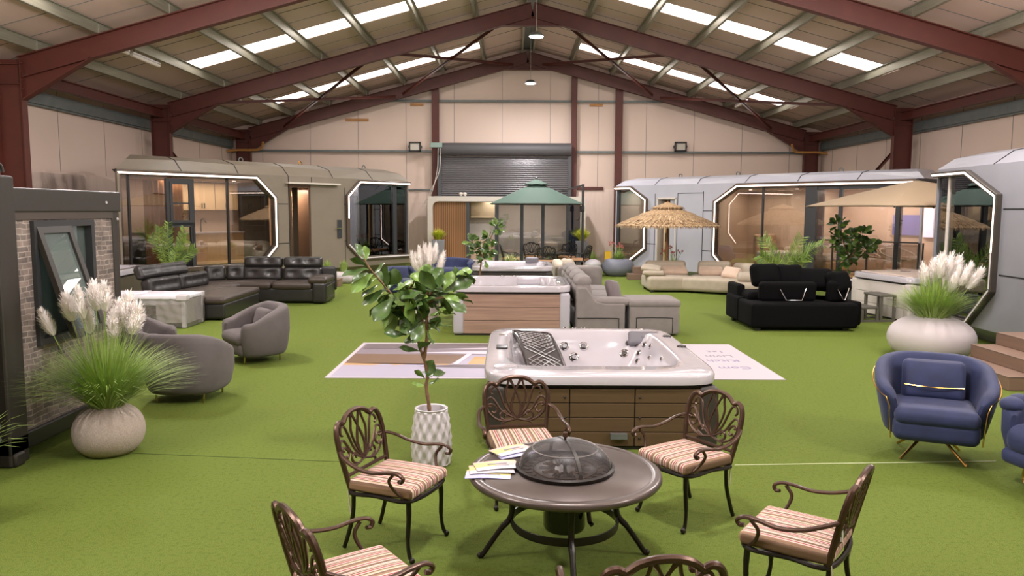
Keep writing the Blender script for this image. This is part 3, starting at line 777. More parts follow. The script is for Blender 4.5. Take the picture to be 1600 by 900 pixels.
for po, sk in ((o1, (5,)), (o2, (1,))): ring(po, .14, -.08, .12, skip=sk).build('window_surround', mat('bronze_surround2', rgb(98, 82, 70), .3, .3), rp_, smooth=False, bevel=.01)
led_loop(rp_, o1, (0, 1, 2, 3, 4)); led_loop(rp_, o2, (0, 2, 3, 4, 5))
MB().box(a0, a1, .04, .055, RB, RT).build('window_glass', M['glass'], rp_, smooth=False)
MB().box(b0, b1, .04, .055, RB, RT).build('window_glass', M['glass'], rp_, smooth=False)
for (q0, q1, y0_, y1_, z0_) in ((U(1190) - .02, U(1190) + .02, 0, .09, RB), (a0, a0 + .12, 0, .09, RB), (U(1262) - .1, U(1275), -.02, .5, RB), (U(1309), U(1314), 0, .09, RB), (U(1398), U(1405), 0, .2, RB), (U(1276), b1, 0, .1, RT - .1)):
    MB().box(q0, q1, y0_, y1_, z0_, RT).build('mullion', M['anth'], rp_, smooth=False)
room(rp_, b0 - .1, U(1262), 2.05, RB, RT - .05, light=60, sides=True)
room(rp_, U(1262), b1, 2.05, RB, RT - .05, m=mat('balcony_wall', rgb(206, 176, 156), .5), sides=False, light=90)
room(rp_, a0, a1 + .1, 2.0, RB, RT - .03, m=M['cream'], light=14)
# bluish windows in the balcony back wall
b = MB()
for (pa, pb, z0, z1) in ((1350, 1396, 1.6, 2.2),): b.box(U(pa), U(pb), 1.95, 2.0, z0, z1)
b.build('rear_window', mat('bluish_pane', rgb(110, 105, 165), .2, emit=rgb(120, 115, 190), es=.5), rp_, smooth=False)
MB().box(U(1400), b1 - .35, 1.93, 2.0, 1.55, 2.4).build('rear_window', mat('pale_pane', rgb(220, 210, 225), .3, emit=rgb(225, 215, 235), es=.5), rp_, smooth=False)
b = MB().beam((U(1276), -.02, 1.45), (b1, -.02, 1.45), .04, .04).beam((U(1276), -.02, .56), (b1, -.02, .56), .03, .03)
b.build('balcony_rail', M['black'], rp_, smooth=False)
for px in (1303, 1357, 1438, 1445): MB().box(U(px) - .018, U(px) + .018, -.04, 0, .46, 1.45).build('rail_post', M['black'], rp_, smooth=False)
MB().box(U(1276), b1, .0, .01, .55, 1.4).build('rail_glass', M['glass'], rp_, smooth=False)
# bed and headboard inside
bd = thing('bed', 'upholstered beige bed seen through the white cabin\'s big window', 'bed', pod2.A + pod2.x * (U(1160)) + pod2.n * .5, pod2.rz)
bd.location.z = RB + .02
MB().soft((1.3, .75, .2), (2.6, 1.3, .34), .06).build('bed_base', M['oak'], bd); MB().soft((1.3, .75, .48), (2.55, 1.25, .24), .09, puff=(0, 0, .03)).build('mattress', M['cream'], bd); MB().soft((.1, .75, .75), (.14, 1.3, .8), .06).build('headboard', mat('headboard', rgb(190, 160, 130), .8), bd)
MB().box(d0 - .02, d1 + .02, .75, .8, .2, 2.72).build('lobby_wall', mat('lobby2', rgb(226, 200, 186), .6), rp_, smooth=False)
MB().box(d0, d0 + .05, -.02, .75, .2, 2.75).box(d1 - .05, d1, -.02, .3, .2, 2.75).box(d0, d1, -.02, .1, 2.7, 2.76).build('door_frame', M['cream'], rp_, smooth=False)
MB().box(d1 - .34, d1 - .05, .1, .14, .22, 2.7).build('door_leaf', M['podw'], rp_, smooth=False)
MB().box(d0 + .28, d0 + .34, .05, .75, .22, 2.6).build('oak_door_edge', M['oak'], rp_, smooth=False)
hx = U(1039); MB().box(hx - .03, hx + .03, .06, .1, 1.2, 1.5).build('door_handle', M['anth'], rp_, smooth=False)
for (px, lb) in ((1027, 'left'), (1117, 'middle'), (1279, 'right')):
    p = pod2.A + pod2.x * U(px) + pod2.n * 1.3
    t = thing('lifting_eye', 'small lifting eye on the white cabin roof, %s one' % lb, 'lifting eye', (p.x, p.y, 3.505), pod2.rz, 'lifting eyes on cabin roofs')
    MB().box(-.1, .1, -.08, .08, 0, .02).build('base_plate', M['galvd'], t, smooth=False); MB().tube([(.07 * math.cos(a * PI / 6), 0, .06 + .07 * math.sin(a * PI / 6)) for a in range(12)], .018, 6, True).build('eye_ring', M['galvd'], t)

# ---- grey cabin, near right
pod3 = Pod((8.22, 15.0), (7.95, 7.6)); U = lambda px: pod3.u(px)[0]
GT, GB = 2.95, .38
g0, g1 = .03, U(1558)
o3 = [(g0, GB), (U(1524), GB), (g1, GB + .62), (g1, GT - .42), (U(1510), GT), (g0, GT)]
gp = capsule(pod3, 'capsule_cabin', 'grey faceted prefab cabin cut off by the right edge of the photo', M['podg'], 3.4, .28, GT, [o3], 2.4,
             (2.6, 4.5, 6.8), [], [(None, g1 + .15, 7.3, 2.35), (None, g1 + .15, 7.3, 1.25)], roof_top=3.42)
ring(o3, .10, -.1, .12, skip=(5,)).build('window_surround', mat('dark_surround', rgb(74, 68, 62), .3, .3), gp, smooth=False, bevel=.01)
led_loop(gp, o3, (3, 4), (0, 1), y=-.105, d0=.03, d1=.062)
o3m = (GT + GB) / 2 - .05
MB().box(g1 + .03, g1 + .062, -.105, -.07, o3m, GT - .4).build('led_strip', M['led'], gp, smooth=False); MB().box(g1 + .03, g1 + .062, -.105, -.07, GB + .62, o3m).build('led_strip', M['ledw'], gp, smooth=False)
MB().box(g0, g1, .04, .055, GB, GT).build('window_glass', glass('near_glass', (.84, .82, .8), .16), gp, smooth=False)
MB().box(U(1476), U(1479), .02, .1, GB, GT).build('mullion', M['cream'], gp, smooth=False)
room(gp, .1, 3.4, 2.3, GB, GT - .04, m=mat('dim_interior', rgb(140, 112, 92), .6), light=14)
b = MB(); ring([(U(1500), 1.9), (U(1540), 1.9), (U(1540), 2.5), (U(1500), 2.5)], .08, 2.16, 2.24, b); b.build('rear_window_frame', mat('brown_frame', rgb(90, 70, 56), .5), gp, smooth=False)
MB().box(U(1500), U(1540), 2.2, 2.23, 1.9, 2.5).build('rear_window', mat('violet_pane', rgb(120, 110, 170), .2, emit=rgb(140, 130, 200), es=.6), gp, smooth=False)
MB().box(.5, 2.6, 1.6, 2.2, GB, GB + .75).build('inner_counter', M['oak'], gp, smooth=False)

# ---- cream cabin, far centre
yc = 30.3; xl, xr = P(668, 350, yc).x, P(915, 350, yc).x; ztp = P(790, 307, yc).z; zbt = .22
t = thing('modular_cabin', 'low cream rounded cabin with fluted oak panel and glass doors, before the shutter', 'prefab cabin', (xl, yc, 0)); W_ = xr - xl
def X(px): return P(px, 350, yc).x - xl
rr = .28; prof = [(0, zbt)] + [(rr - rr * math.cos(a), ztp - rr + rr * math.sin(a)) for a in [i * PI / 12 for i in range(7)]] + [(W_ - rr + rr * math.sin(a), ztp - rr + rr * math.cos(a)) for a in [i * PI / 12 for i in range(7)]] + [(W_, zbt)]
inner = [(.2, zbt + .06)] + [(.2 + .22 - .22 * math.cos(a), ztp - .2 - .22 + .22 * math.sin(a)) for a in [i * PI / 8 for i in range(5)]] + [(W_ - .2, ztp - .2), (W_ - .2, zbt + .06)]
b = MB(); holed(prof, [inner], 0, .35, b); b.box(0, W_, .35, 2.3, ztp - .1, ztp).box(0, W_, 2.2, 2.3, zbt, ztp).box(0, .08, .3, 2.3, zbt, ztp).box(W_ - .08, W_, .3, 2.3, zbt, ztp).box(0, W_, 0, 2.3, .05, zbt + .08)
b.build('outer_shell', M['cream'], t, angle=30)
MB().box(.2, X(728), .28, .34, zbt + .06, ztp - .18).build('fluted_panel', M['slatwood'], t, smooth=False)
MB().box(X(728), X(733), .2, .36, zbt, ztp - .15).box(X(773), X(779), .1, .36, zbt, ztp - .15).box(X(813), X(818), .1, .36, zbt, ztp - .15).box(X(846), X(851), .1, .36, zbt, ztp - .15).box(X(773), X(888), .1, .36, ztp - .25, ztp - .18).box(X(885), X(889), .1, .36, zbt, ztp - .15).build('door_frame', M['anth'], t, smooth=False)
MB().box(X(779), X(886), .2, .22, zbt, ztp - .2).build('glass_doors', M['glass'], t, smooth=False)
MB().box(X(889), W_ - .1, .2, .22, zbt, ztp - .2).build('dark_side_pane', glass('navy_glass', (.25, .3, .42), .12), t, smooth=False)
b = MB().box(X(733), X(773), 1.2, 1.6, ztp - .85, ztp - .22); b.box(X(745), X(745) + .02, 1.17, 1.2, ztp - .78, ztp - .6).box(X(748), X(748) + .02, 1.17, 1.2, ztp - .78, ztp - .6); b.build('wall_cabinet', mat('pale_oak', rgb(222, 196, 160), .5), t, smooth=False)
MB().box(X(733), X(773), 1.1, 1.7, zbt, zbt + .85).build('base_cabinet', mat('pale_oak2', rgb(226, 200, 170), .5), t, smooth=False)
MB().box(X(728), X(775), 1.7, 1.75, zbt, ztp - .1).box(X(775), W_ - .1, 2.1, 2.15, zbt, ztp - .1).build('inner_walls', mat('cabin_white', rgb(205, 200, 192), .6), t, smooth=False)
l = area('cabin_light', (0, 0, 0), 3.0, .6, 34, (1, .95, .92)); l.parent = t; l.location = (W_ / 2 + .6, 1.0, ztp - .15)
MB().soft((X(866), 1.6, .75), (1.1, .8, .5), .1).build('inner_bed', M['cream'], t)
for k, px in enumerate((720, 726)):
    p = P(px, 306, yc + .4); tt = thing('roof_vent', 'tiny pale roof vent on the cream cabin, %s of two' % ('left', 'right')[k], 'vent', (p.x, yc + .5, ztp)); MB().lathe([(.05, 0), (.05, .07), (.08, .09), (.08, .14), (.03, .16)], 12).build('cowl', M['cream'], tt)
    MB().cyl((0, 0), .1, 0, .02, 12).build('collar', M['galvd'], tt)

# ---- stone clad container, near left
xc = -4.42; ya, yb = 6.60, 8.68
t = thing('container_cabin', 'black framed stone clad container cabin with an awning window, cut off by the left edge', 'prefab cabin', (xc, ya, 0)); Lc = yb - ya
zb0 = .1; ztop = 2.46
b = MB(); b.box(-.18, 0, 0, .27, 0, ztop + .12); b.build('corner_post', M['char'], t, bevel=.02, smooth=False)
b = MB(); b.box(-.14, -.02, Lc - .13, Lc, zb0, ztop - .08); b.build('corner_post', M['char'], t, bevel=.012, smooth=False)
MB().box(-.18, 0, .25, Lc + .04, ztop - .2, ztop + .02).build('top_beam', M['char'], t, bevel=.015, smooth=False)
MB().box(-.06, -.015, .16, Lc - .12, ztop - .27, ztop - .2).build('top_trim', mat('trim_brown', rgb(74, 66, 60), .5), t, smooth=False)
MB().box(-.16, 0, .0, Lc + .0, zb0, zb0 + .16).build('bottom_beam', M['black'], t, bevel=.015, smooth=False)
MB().box(-3.8, -.1, Lc - .1, Lc - .02, zb0, ztop - .1).build('rear_side_wall', M['char'], t, smooth=False)
MB().box(-3.8, -.05, .1, Lc - .05, ztop - .12, ztop - .04).build('roof_panel', M['char'], t, smooth=False)
MB().box(-3.8, -.05, .1, Lc - .05, zb0, zb0 + .1).build('floor_panel', M['char'], t, smooth=False)
class Q: pass
cp = Pod((xc, ya), (xc, yb))
def cu(px, py):       # on the end wall: distance along y, height
    d = ray(px, py); k = (xc - .05) / d.x; return d.y * k - ya, CAMH + d.z * k
wy0, wz1 = cu(44, 353); wy1, _ = cu(138, 352); wz1 = 2.17; wz0 = 1.02
outer = [(.26, zb0 + .16), (Lc - .12, zb0 + .16), (Lc - .12, ztop - .26), (.26, ztop - .26)]
hole = [(wy0, wz0), (wy1, wz0), (wy1, wz1), (wy0, wz1)]
b = MB(); b.M = Matrix(((0, -1, 0, 0), (1, 0, 0, 0), (0, 0, 1, 0), (0, 0, 0, 1)))
holed(outer, [hole], .03, .09, b); b.build('stone_panel', M['stone'], t, smooth=False)
b = MB(); b.M = Matrix(((0, -1, 0, 0), (1, 0, 0, 0), (0, 0, 1, 0), (0, 0, 0, 1)))
ring([(wy0 + .05, wz0 + .05), (wy1 - .05, wz0 + .05), (wy1 - .05, wz1 - .05), (wy0 + .05, wz1 - .05)], .06, -.01, .1, b)
ms_ = (wy0 + wy1) / 2 + .1
b.box(ms_ - .03, ms_ + .03, 0, .08, wz0, wz1)
fr = b.build('window_frame', M['anth'], t, smooth=False)
MB().box(-.075, -.068, ms_, wy1, wz0, wz1).build('fixed_pane', glass('tinted_pane', (.42, .5, .5), .22, alpha=.3, body=(.25, .32, .3)), t, smooth=False)
# awning sash, hinged at the top and pushed out at the bottom
sh = bpy.data.objects.new('awning_sash', None); COL.objects.link(sh)
b = MB(); b.M = Matrix(((0, -1, 0, 0), (1, 0, 0, 0), (0, 0, 1, 0), (0, 0, 0, 1)))
sw = ms_ - wy0 - .04; shh = wz1 - wz0 - .06
ring([(.07, -shh + .07), (sw - .07, -shh + .07), (sw - .07, -.07), (.07, -.07)], .07, -.03, .02, b)
bpy.data.objects.remove(sh)
s1 = b.build('awning_sash', M['char'], t, smooth=False)
s1.location = (-.02, wy0 + .03, wz1 - .05); s1.rotation_euler = (0, R(-17), 0)
b = MB().box(-.004, .004, .07, sw - .07, -shh + .07, -.07); s2 = b.build('sash_pane', glass('sash_glass', (.5, .58, .58), .25, alpha=.35, body=(.3, .38, .36)), s1, smooth=False)
MB().box(-.3, -.29, wy0, wy1, wz0, wz1).build('pale_blind', mat('inner_blind', rgb(150, 160, 156), .6), t, smooth=False)
MB().beam((-.05, wy1 - .5, wz0 + .1), (.22, wy0 + .5, wz0 + .06), .015, .02).build('stay_arm', M['chrome'], t)
b = MB()
for (y, z) in ((Lc - .28, ztop - .1), (Lc - .06, ztop - .28)): b.M = Matrix.Translation((.004, y, z)) @ Matrix.Rotation(PI / 2, 4, 'Y'); b.lathe([(.018, 0), (.014, .008)], 10)
b.build('screw_cap', M['white'], t)
b = MB(); b.M = Matrix.Translation((-.06, .16, ztop + .12)) @ Matrix.Rotation(PI / 2, 4, 'Z'); b.tube([(.05 * math.cos(a * PI / 8), 0, .03 + .07 * math.sin(a * PI / 8)) for a in range(9)], .016, 8); b.build('lifting_lug', M['char'], t)
b = MB(); 
for y in (-.16, -.30): b.tube([(-.08, y, .05), (-.08, y, 2.5)], .017, 10)
b.box(-.5, -.10, -.95, -.01, .03, 2.55); b.build('door_lock_rods', M['black'], t)
b = MB()
for z in (.3, .42): b.tube([(-.1, -.13, z), (.0, -.13, z)], .022, 10)
b.build('rod_bracket', M['galvd'], t)
MB().box(-.02, .03, .02, .16, 0, .12).build('corner_casting', M['char'], t, bevel=.02)
MB().box(-4.3, -.5, -.95, -.9, 0.02, 2.5).build('side_wall', M['char'], t, smooth=False)
# ---------------------------------------------------------------- foreground dining set
M['bronze'] = mat('antique_bronze', rgb(78, 58, 47), .34, .6, noise=.25, scale=9)
M['bronze2'] = mat('antique_bronze_dark', rgb(38, 33, 31), .34, .5, noise=.15, scale=9)
def Bk(x, z, o=0):      # point on the raked, slightly dished chair back
    return Vector((x * 1.15, .21 + (z - .42) * .24 - .25 * x * x + o, z))
def make_chair(name, label, cush, fm, fm2, group, tagged=False):
    t = thing(name, label, 'chair', (0, 0, 0), 0, group)
    # legs
    for sx in (-1, 1):
        MB().tube(catmull([(sx * .215, -.235, .42), (sx * .222, -.24, .3), (sx * .228, -.235, .15), (sx * .235, -.25, .05), (sx * .24, -.275, .02)], 5), [.018] * 5 + [.016] * 5 + [.013] * 5 + [.014] * 5 + [.02], 8).ball((sx * .24, -.272, .02), .02).build('leg', fm2, t)
        MB().tube(catmull([(sx * .20, .20, .42), (sx * .205, .205, .25), (sx * .215, .24, .1), (sx * .22, .27, .01)], 5), .015, 8).build('leg', fm2, t)
    # seat frame
    o = catmull([(-.25, -.22, .415), (-.12, -.28, .415), (.12, -.28, .415), (.25, -.22, .415), (.235, 0, .415), (.225, .21, .415), (-.225, .21, .415), (-.235, 0, .415)], 5, True)
    b = MB().tube(o, .016, 8, True)
    for k in range(6): x = -.16 + k * .064; b.tube([(x, -.26, .42), (x, .2, .42)], .007, 6)
    b.build('seat_frame', fm2, t)
    b = MB().soft((0, -.03, .462), (.50, .50, .075), .026, puff=(.005, .005, .012), seg=8); b.build('seat_cushion', cush, t)
    b = MB()
    for sx in (-1, 1): b.tube(catmull([(sx * .2, .19, .45), (sx * .235, .215, .44), (sx * .225, .22, .36), (sx * .24, .2, .27)], 4), .005, 5)
    b.build('cushion_ties', M['cream'], t)
    out = [(-.20, .42), (-.21, .50), (-.222, .60), (-.232, .70), (-.228, .79), (-.205, .85), (-.17, .865), (-.14, .852), (-.10, .885), (-.05, .905), (0, .91)]
    out += [(-x, z) for x, z in reversed(out[:-1])]
    pts = catmull([Bk(x, z) for x, z in out], 4)
    MB().tube(pts, .0185, 8).build('back_frame', fm, t)
    MB().tube([Bk(-.21, .52), Bk(.21, .52)], .013, 8).build('back_rail', fm, t)
    b = MB()
    curves = [[(0, .575), (-.035, .66), (-.02, .74), (.0, .80), (.02, .85), (.035, .892)], [(0, .575), (.03, .65), (.028, .72), (0, .80), (-.02, .85), (-.05, .895)],
              [(-.02, .60), (-.06, .70), (-.075, .78), (-.06, .84), (-.05, .895)],
              [(0, .575), (-.075, .66), (-.11, .76), (-.135, .825), (-.17, .83), (-.185, .79), (-.17, .775)],
              [(0, .575), (-.10, .635), (-.15, .715), (-.18, .75), (-.21, .735), (-.212, .69), (-.185, .675)],
              [(0, .575), (-.08, .558), (-.15, .58), (-.205, .64), (-.208, .69), (-.17, .695), (-.14, .655), (-.16, .625), (-.18, .64)],
              [(-.07, .558), (-.115, .585), (-.115, .62), (-.085, .635), (-.068, .615), (-.08, .602)],
              [(-.07, .56), (-.105, .545), (-.10, .52)]]
    for cv in curves:
        for sx in (1, -1): b.tube(catmull([Bk(sx * x, z) for x, z in cv], 4), .0092, 6)
    b.build('scrollwork', fm, t)
    for sx in (-1, 1):
        pa = [Bk(sx * .232, .69), (sx * .315, .19, .665), (sx * .335, .08, .625), (sx * .34, -.04, .61), (sx * .335, -.15, .625), (sx * .33, -.22, .625), (sx * .328, -.262, .60), (sx * .324, -.25, .572), (sx * .32, -.225, .575)]
        MB().tube(catmull(pa, 5), .0165, 8, flat=.7).tube(catmull([(sx * .328, -.19, .615), (sx * .315, -.15, .56), (sx * .28, -.17, .49), (sx * .245, -.215, .43)], 5), .011, 8).build('armrest', fm, t)
    if tagged: MB().box(.14, .18, .245, .252, .55, .66).build('price_tag', M['white'], t)
    return t
grp = 'bronze garden armchairs around the round fire table'
ch = []
T0 = G(881, 869)
def yaw_to(x, y, tx, ty): return math.atan2(tx - x, -(ty - y)) if False else math.atan2(ty - y, tx - x) + PI / 2
# facing direction: local -y. rz so that -y points to target
def seat(src, x, y, rz, label, first=False, g=grp):
    if first: src.location = (x, y, 0); src.rotation_euler = (0, 0, rz); src['label'] = label; return src
    return dup(src, (x, y, 0), rz, label, g)
c0 = make_chair('garden_armchair', '', M['stripe'], M['bronze'], M['bronze2'], grp)
seat(c0, -.80, 5.125, math.atan2(-.15, .41) + PI / 2 - .05, 'bronze scroll-back armchair with striped cushion standing in front of the white pot tree', True)
seat(c0, 1.33, 5.64, math.atan2(-.265, -.41) + PI / 2, 'bronze scroll-back armchair with striped cushion right of the hot tub front corner')
xb, yb = P(815, 640, 6.05).x, 6.0
seat(c0, xb, yb, R(9), 'bronze scroll-back armchair directly before the hot tub, facing the camera')
seat(c0, -.78, 3.64, R(126), 'bronze scroll-back armchair at the bottom left, partly cut by the photo edge')
seat(c0, .585, 3.28, R(187), 'bronze scroll-back armchair at the bottom centre, seen from behind with only its top showing')
c5 = make_chair('garden_armchair', 'bronze armchair with striped cushion and a price tag, facing left at lower right', M['stripe'], M['bronze'], M['bronze2'], grp, True)
c5.location = (1.66, 4.22, 0); c5.rotation_euler = (0, 0, R(-126))

# fire table
H_ = .60
t = thing('fire_table', 'round dark bronze fire table with a mesh dome, ringed by armchairs', 'table', T0)
M['tabletop'] = mat('table_top_metal', rgb(92, 83, 79), .3, .45, noise=.1, scale=5)
def rad(p): return p
b = MB().lathe([(.02, H_ + .002), (.56, H_ + .002), (.565, H_ - .003), (.572, H_ - .003), (.578, H_ + .003), (.615, H_ + .002), (.63, H_ - .008), (.635, H_ - .03), (.625, H_ - .045), (.58, H_ - .05), (.02, H_ - .05)], 72)
b.build('tabletop', M['tabletop'], t, angle=60)
b = MB().lathe([(.40, H_ - .05), (.40, H_ - .10), (.38, H_ - .12), (.30, H_ - .12), (.30, H_ - .05)], 40); b.build('apron', M['bronze2'], t)
b = MB()
for k in range(10):
    a = 2 * PI * k / 10
    pts = catmull([((.12 + .05 * math.cos(3 * q)) * math.cos(a + q * .25) , (.12 + .05 * math.cos(3 * q)) * math.sin(a + q * .25), H_ + .004) for q in range(5)], 4); b.tube(pts, .004, 5)
for rr in (.1, .21, .29): b.tube([(rr * math.cos(a * PI / 24), rr * math.sin(a * PI / 24), H_ + .003) for a in range(48)], .005, 5, True)
for k in range(24): a = 2 * PI * k / 24; b.tube([(.22 * math.cos(a), .22 * math.sin(a), H_ + .003), (.25 * math.cos(a + .1), .25 * math.sin(a + .1), H_ + .004), (.285 * math.cos(a), .285 * math.sin(a), H_ + .003)], .004, 5)
b.build('engraved_lid', M['bronze'], t)
MB().lathe([(.012, H_ + .005), (.012, H_ + .03), (.024, H_ + .04), (.02, H_ + .06), (.004, H_ + .068)], 14).build('lid_knob', M['bronze2'], t)
la = R(3)
for k in range(4):
    a = la + k * PI / 2; c_, s_ = math.cos(a), math.sin(a)
    pr = [(.33, H_ - .06), (.37, H_ - .14), (.345, .36), (.36, .27), (.42, .20), (.49, .10), (.545, .02), (.57, .012)]
    MB().tube(catmull([(r_ * c_, r_ * s_, z) for r_, z in pr], 5), [.021] * 20 + [.018] * 16, 8).ball((.56 * c_, .56 * s_, .018), .02).build('leg', M['bronze2'], t)
b = MB().lathe([(.345, .225), (.355, .225), (.36, .25), (.355, .275), (.345, .275), (.34, .25), (.345, .225)], 48, cap=False); b.build('foot_ring', M['bronze2'], t)
b = MB().lathe([(.02, .20), (.13, .20), (.14, .22), (.14, H_ - .05)], 32); b.build('burner_pot', mat('black_enamel', rgb(18, 18, 19), .12, coat=.5), t)
b = MB(); b.box(-.03, .05, -.144, -.139, .40, .412).beam((.03, -.142, .38), (.055, -.136, .32), .006, .012)
b.M = Matrix.Translation((.1, -.102, .42)) @ Matrix.Rotation(PI / 2, 4, 'X') ; b.lathe([(.016, 0), (.016, .006)], 14)
b.build('burner_marking', mat('white_print', rgb(190, 190, 190), .4), t)
MB().tube(catmull([(.125, -.06, H_ - .1), (.18, -.07, .5), (.185, -.07, .4), (.17, -.06, .35), (.125, -.05, .36)], 4), .013, 8).tube([(.15, -.05, .37), (.16, -.08, .27), (.175, -.1, .26)], .016, 8).build('pot_handle', M['bronze2'], t)
# mesh dome
mm = glass('spark_mesh', (.60, .58, .57), .01, 1.12, .35, .16, (.2, .19, .19))
dm = thing('mesh_dome', 'dark wire mesh spark guard dome standing on the fire table', 'spark guard', (T0.x, T0.y, H_ + .006))
pf = [(.305 * math.cos(a), .19 * math.sin(a) ** .9 + .0) for a in [i * PI / 2 / 14 for i in range(15)]]
b = MB().lathe([(max(r_, .01), z) for r_, z in pf], 56, cap=False); b.build('mesh_shell', mm, dm)
MB().lathe([(.30, 0), (.325, .0), (.327, .02), (.31, .028), (.30, .02), (.30, 0)], 56, cap=False).build('base_rim', M['bronze2'], dm)
MB().lathe([(.215, .135), (.219, .139), (.215, .143), (.211, .139), (.215, .135)], 48, cap=False).build('wire_hoop', mat('wire', rgb(120, 115, 112), .4, .6), dm)
for (a, nm) in ((R(105), 'brass'), (R(75), 'galv')):
    pts = [(r_ * 1.01 * math.cos(a), r_ * 1.01 * math.sin(a), z + .004) for r_, z in pf] + [(-r_ * 1.01 * math.cos(a), -r_ * 1.01 * math.sin(a), z + .004) for r_, z in reversed(pf[:-1])]
    b = MB()
    for i in range(len(pts) - 1): b.beam(pts[i], pts[i + 1], .022, .003)
    b.build('strap', mat('strap_metal', rgb(70, 68, 66), .4, .6), dm)
    break
MB().lathe([(.008, .19), (.008, .205), (.02, .215), (.016, .24), (.004, .245)], 12).build('dome_knob', M['bronze'], dm)
# brochures
def brochure(px, py, rz, label, tints, h=0):
    p = G(px, py, H_ + .004 + h); t = thing('brochure', label, 'brochure', p, rz, 'brochures on the fire table')
    ms_ = [mat('paper_' + str(i), c_, .45) for i, c_ in enumerate(tints)]
    def surf(u, v): return ((u - .5) * .29, (v - .5) * .17, .006 * math.sin(u * PI) + .002 * math.sin(v * 4))
    b = MB(); b.grid(surf, 10, 6); b.grid(lambda u, v: tuple(Vector(surf(u, v)) - Vector((0, 0, .003))), 10, 6)
    n = len(tints)
    b.m = [0] * len(b.m)
    for j in range(6):
        for i in range(10): b.m[j * 10 + i] = 0 if j < 2 else (1 if (i < 5) == (j < 5) else min(2, n - 1))
    b.build('cover', ms_, t)
    MB().box(-.06, .07, -.002, .018, .0085, .0095).box(-.02, .08, -.03, -.022, .0075, .0085).build('print_block', mat('grey_print', rgb(130, 128, 135), .5), t)
lav, yel, pnk, wht = rgb(172, 170, 214), rgb(190, 178, 118), rgb(194, 160, 152), rgb(186, 182, 190)
brochure(763, 741, R(-2), 'lavender and yellow brochure at the front edge of the table pile', (lav, wht, yel), .0)
brochure(768, 733, R(6), 'pink and yellow brochure lying on the lavender one', (wht, yel, pnk), .009)
brochure(776, 727, R(14), 'pale pink brochure topmost of the pile at the table edge', (wht, yel, pnk), .018)
brochure(806, 708, R(24), 'lavender brochure half under the mesh dome', (lav, yel, wht), .0)
brochure(800, 703, R(34), 'white and yellow brochure beside the mesh dome at the back of the table', (wht, yel, pnk), .009)

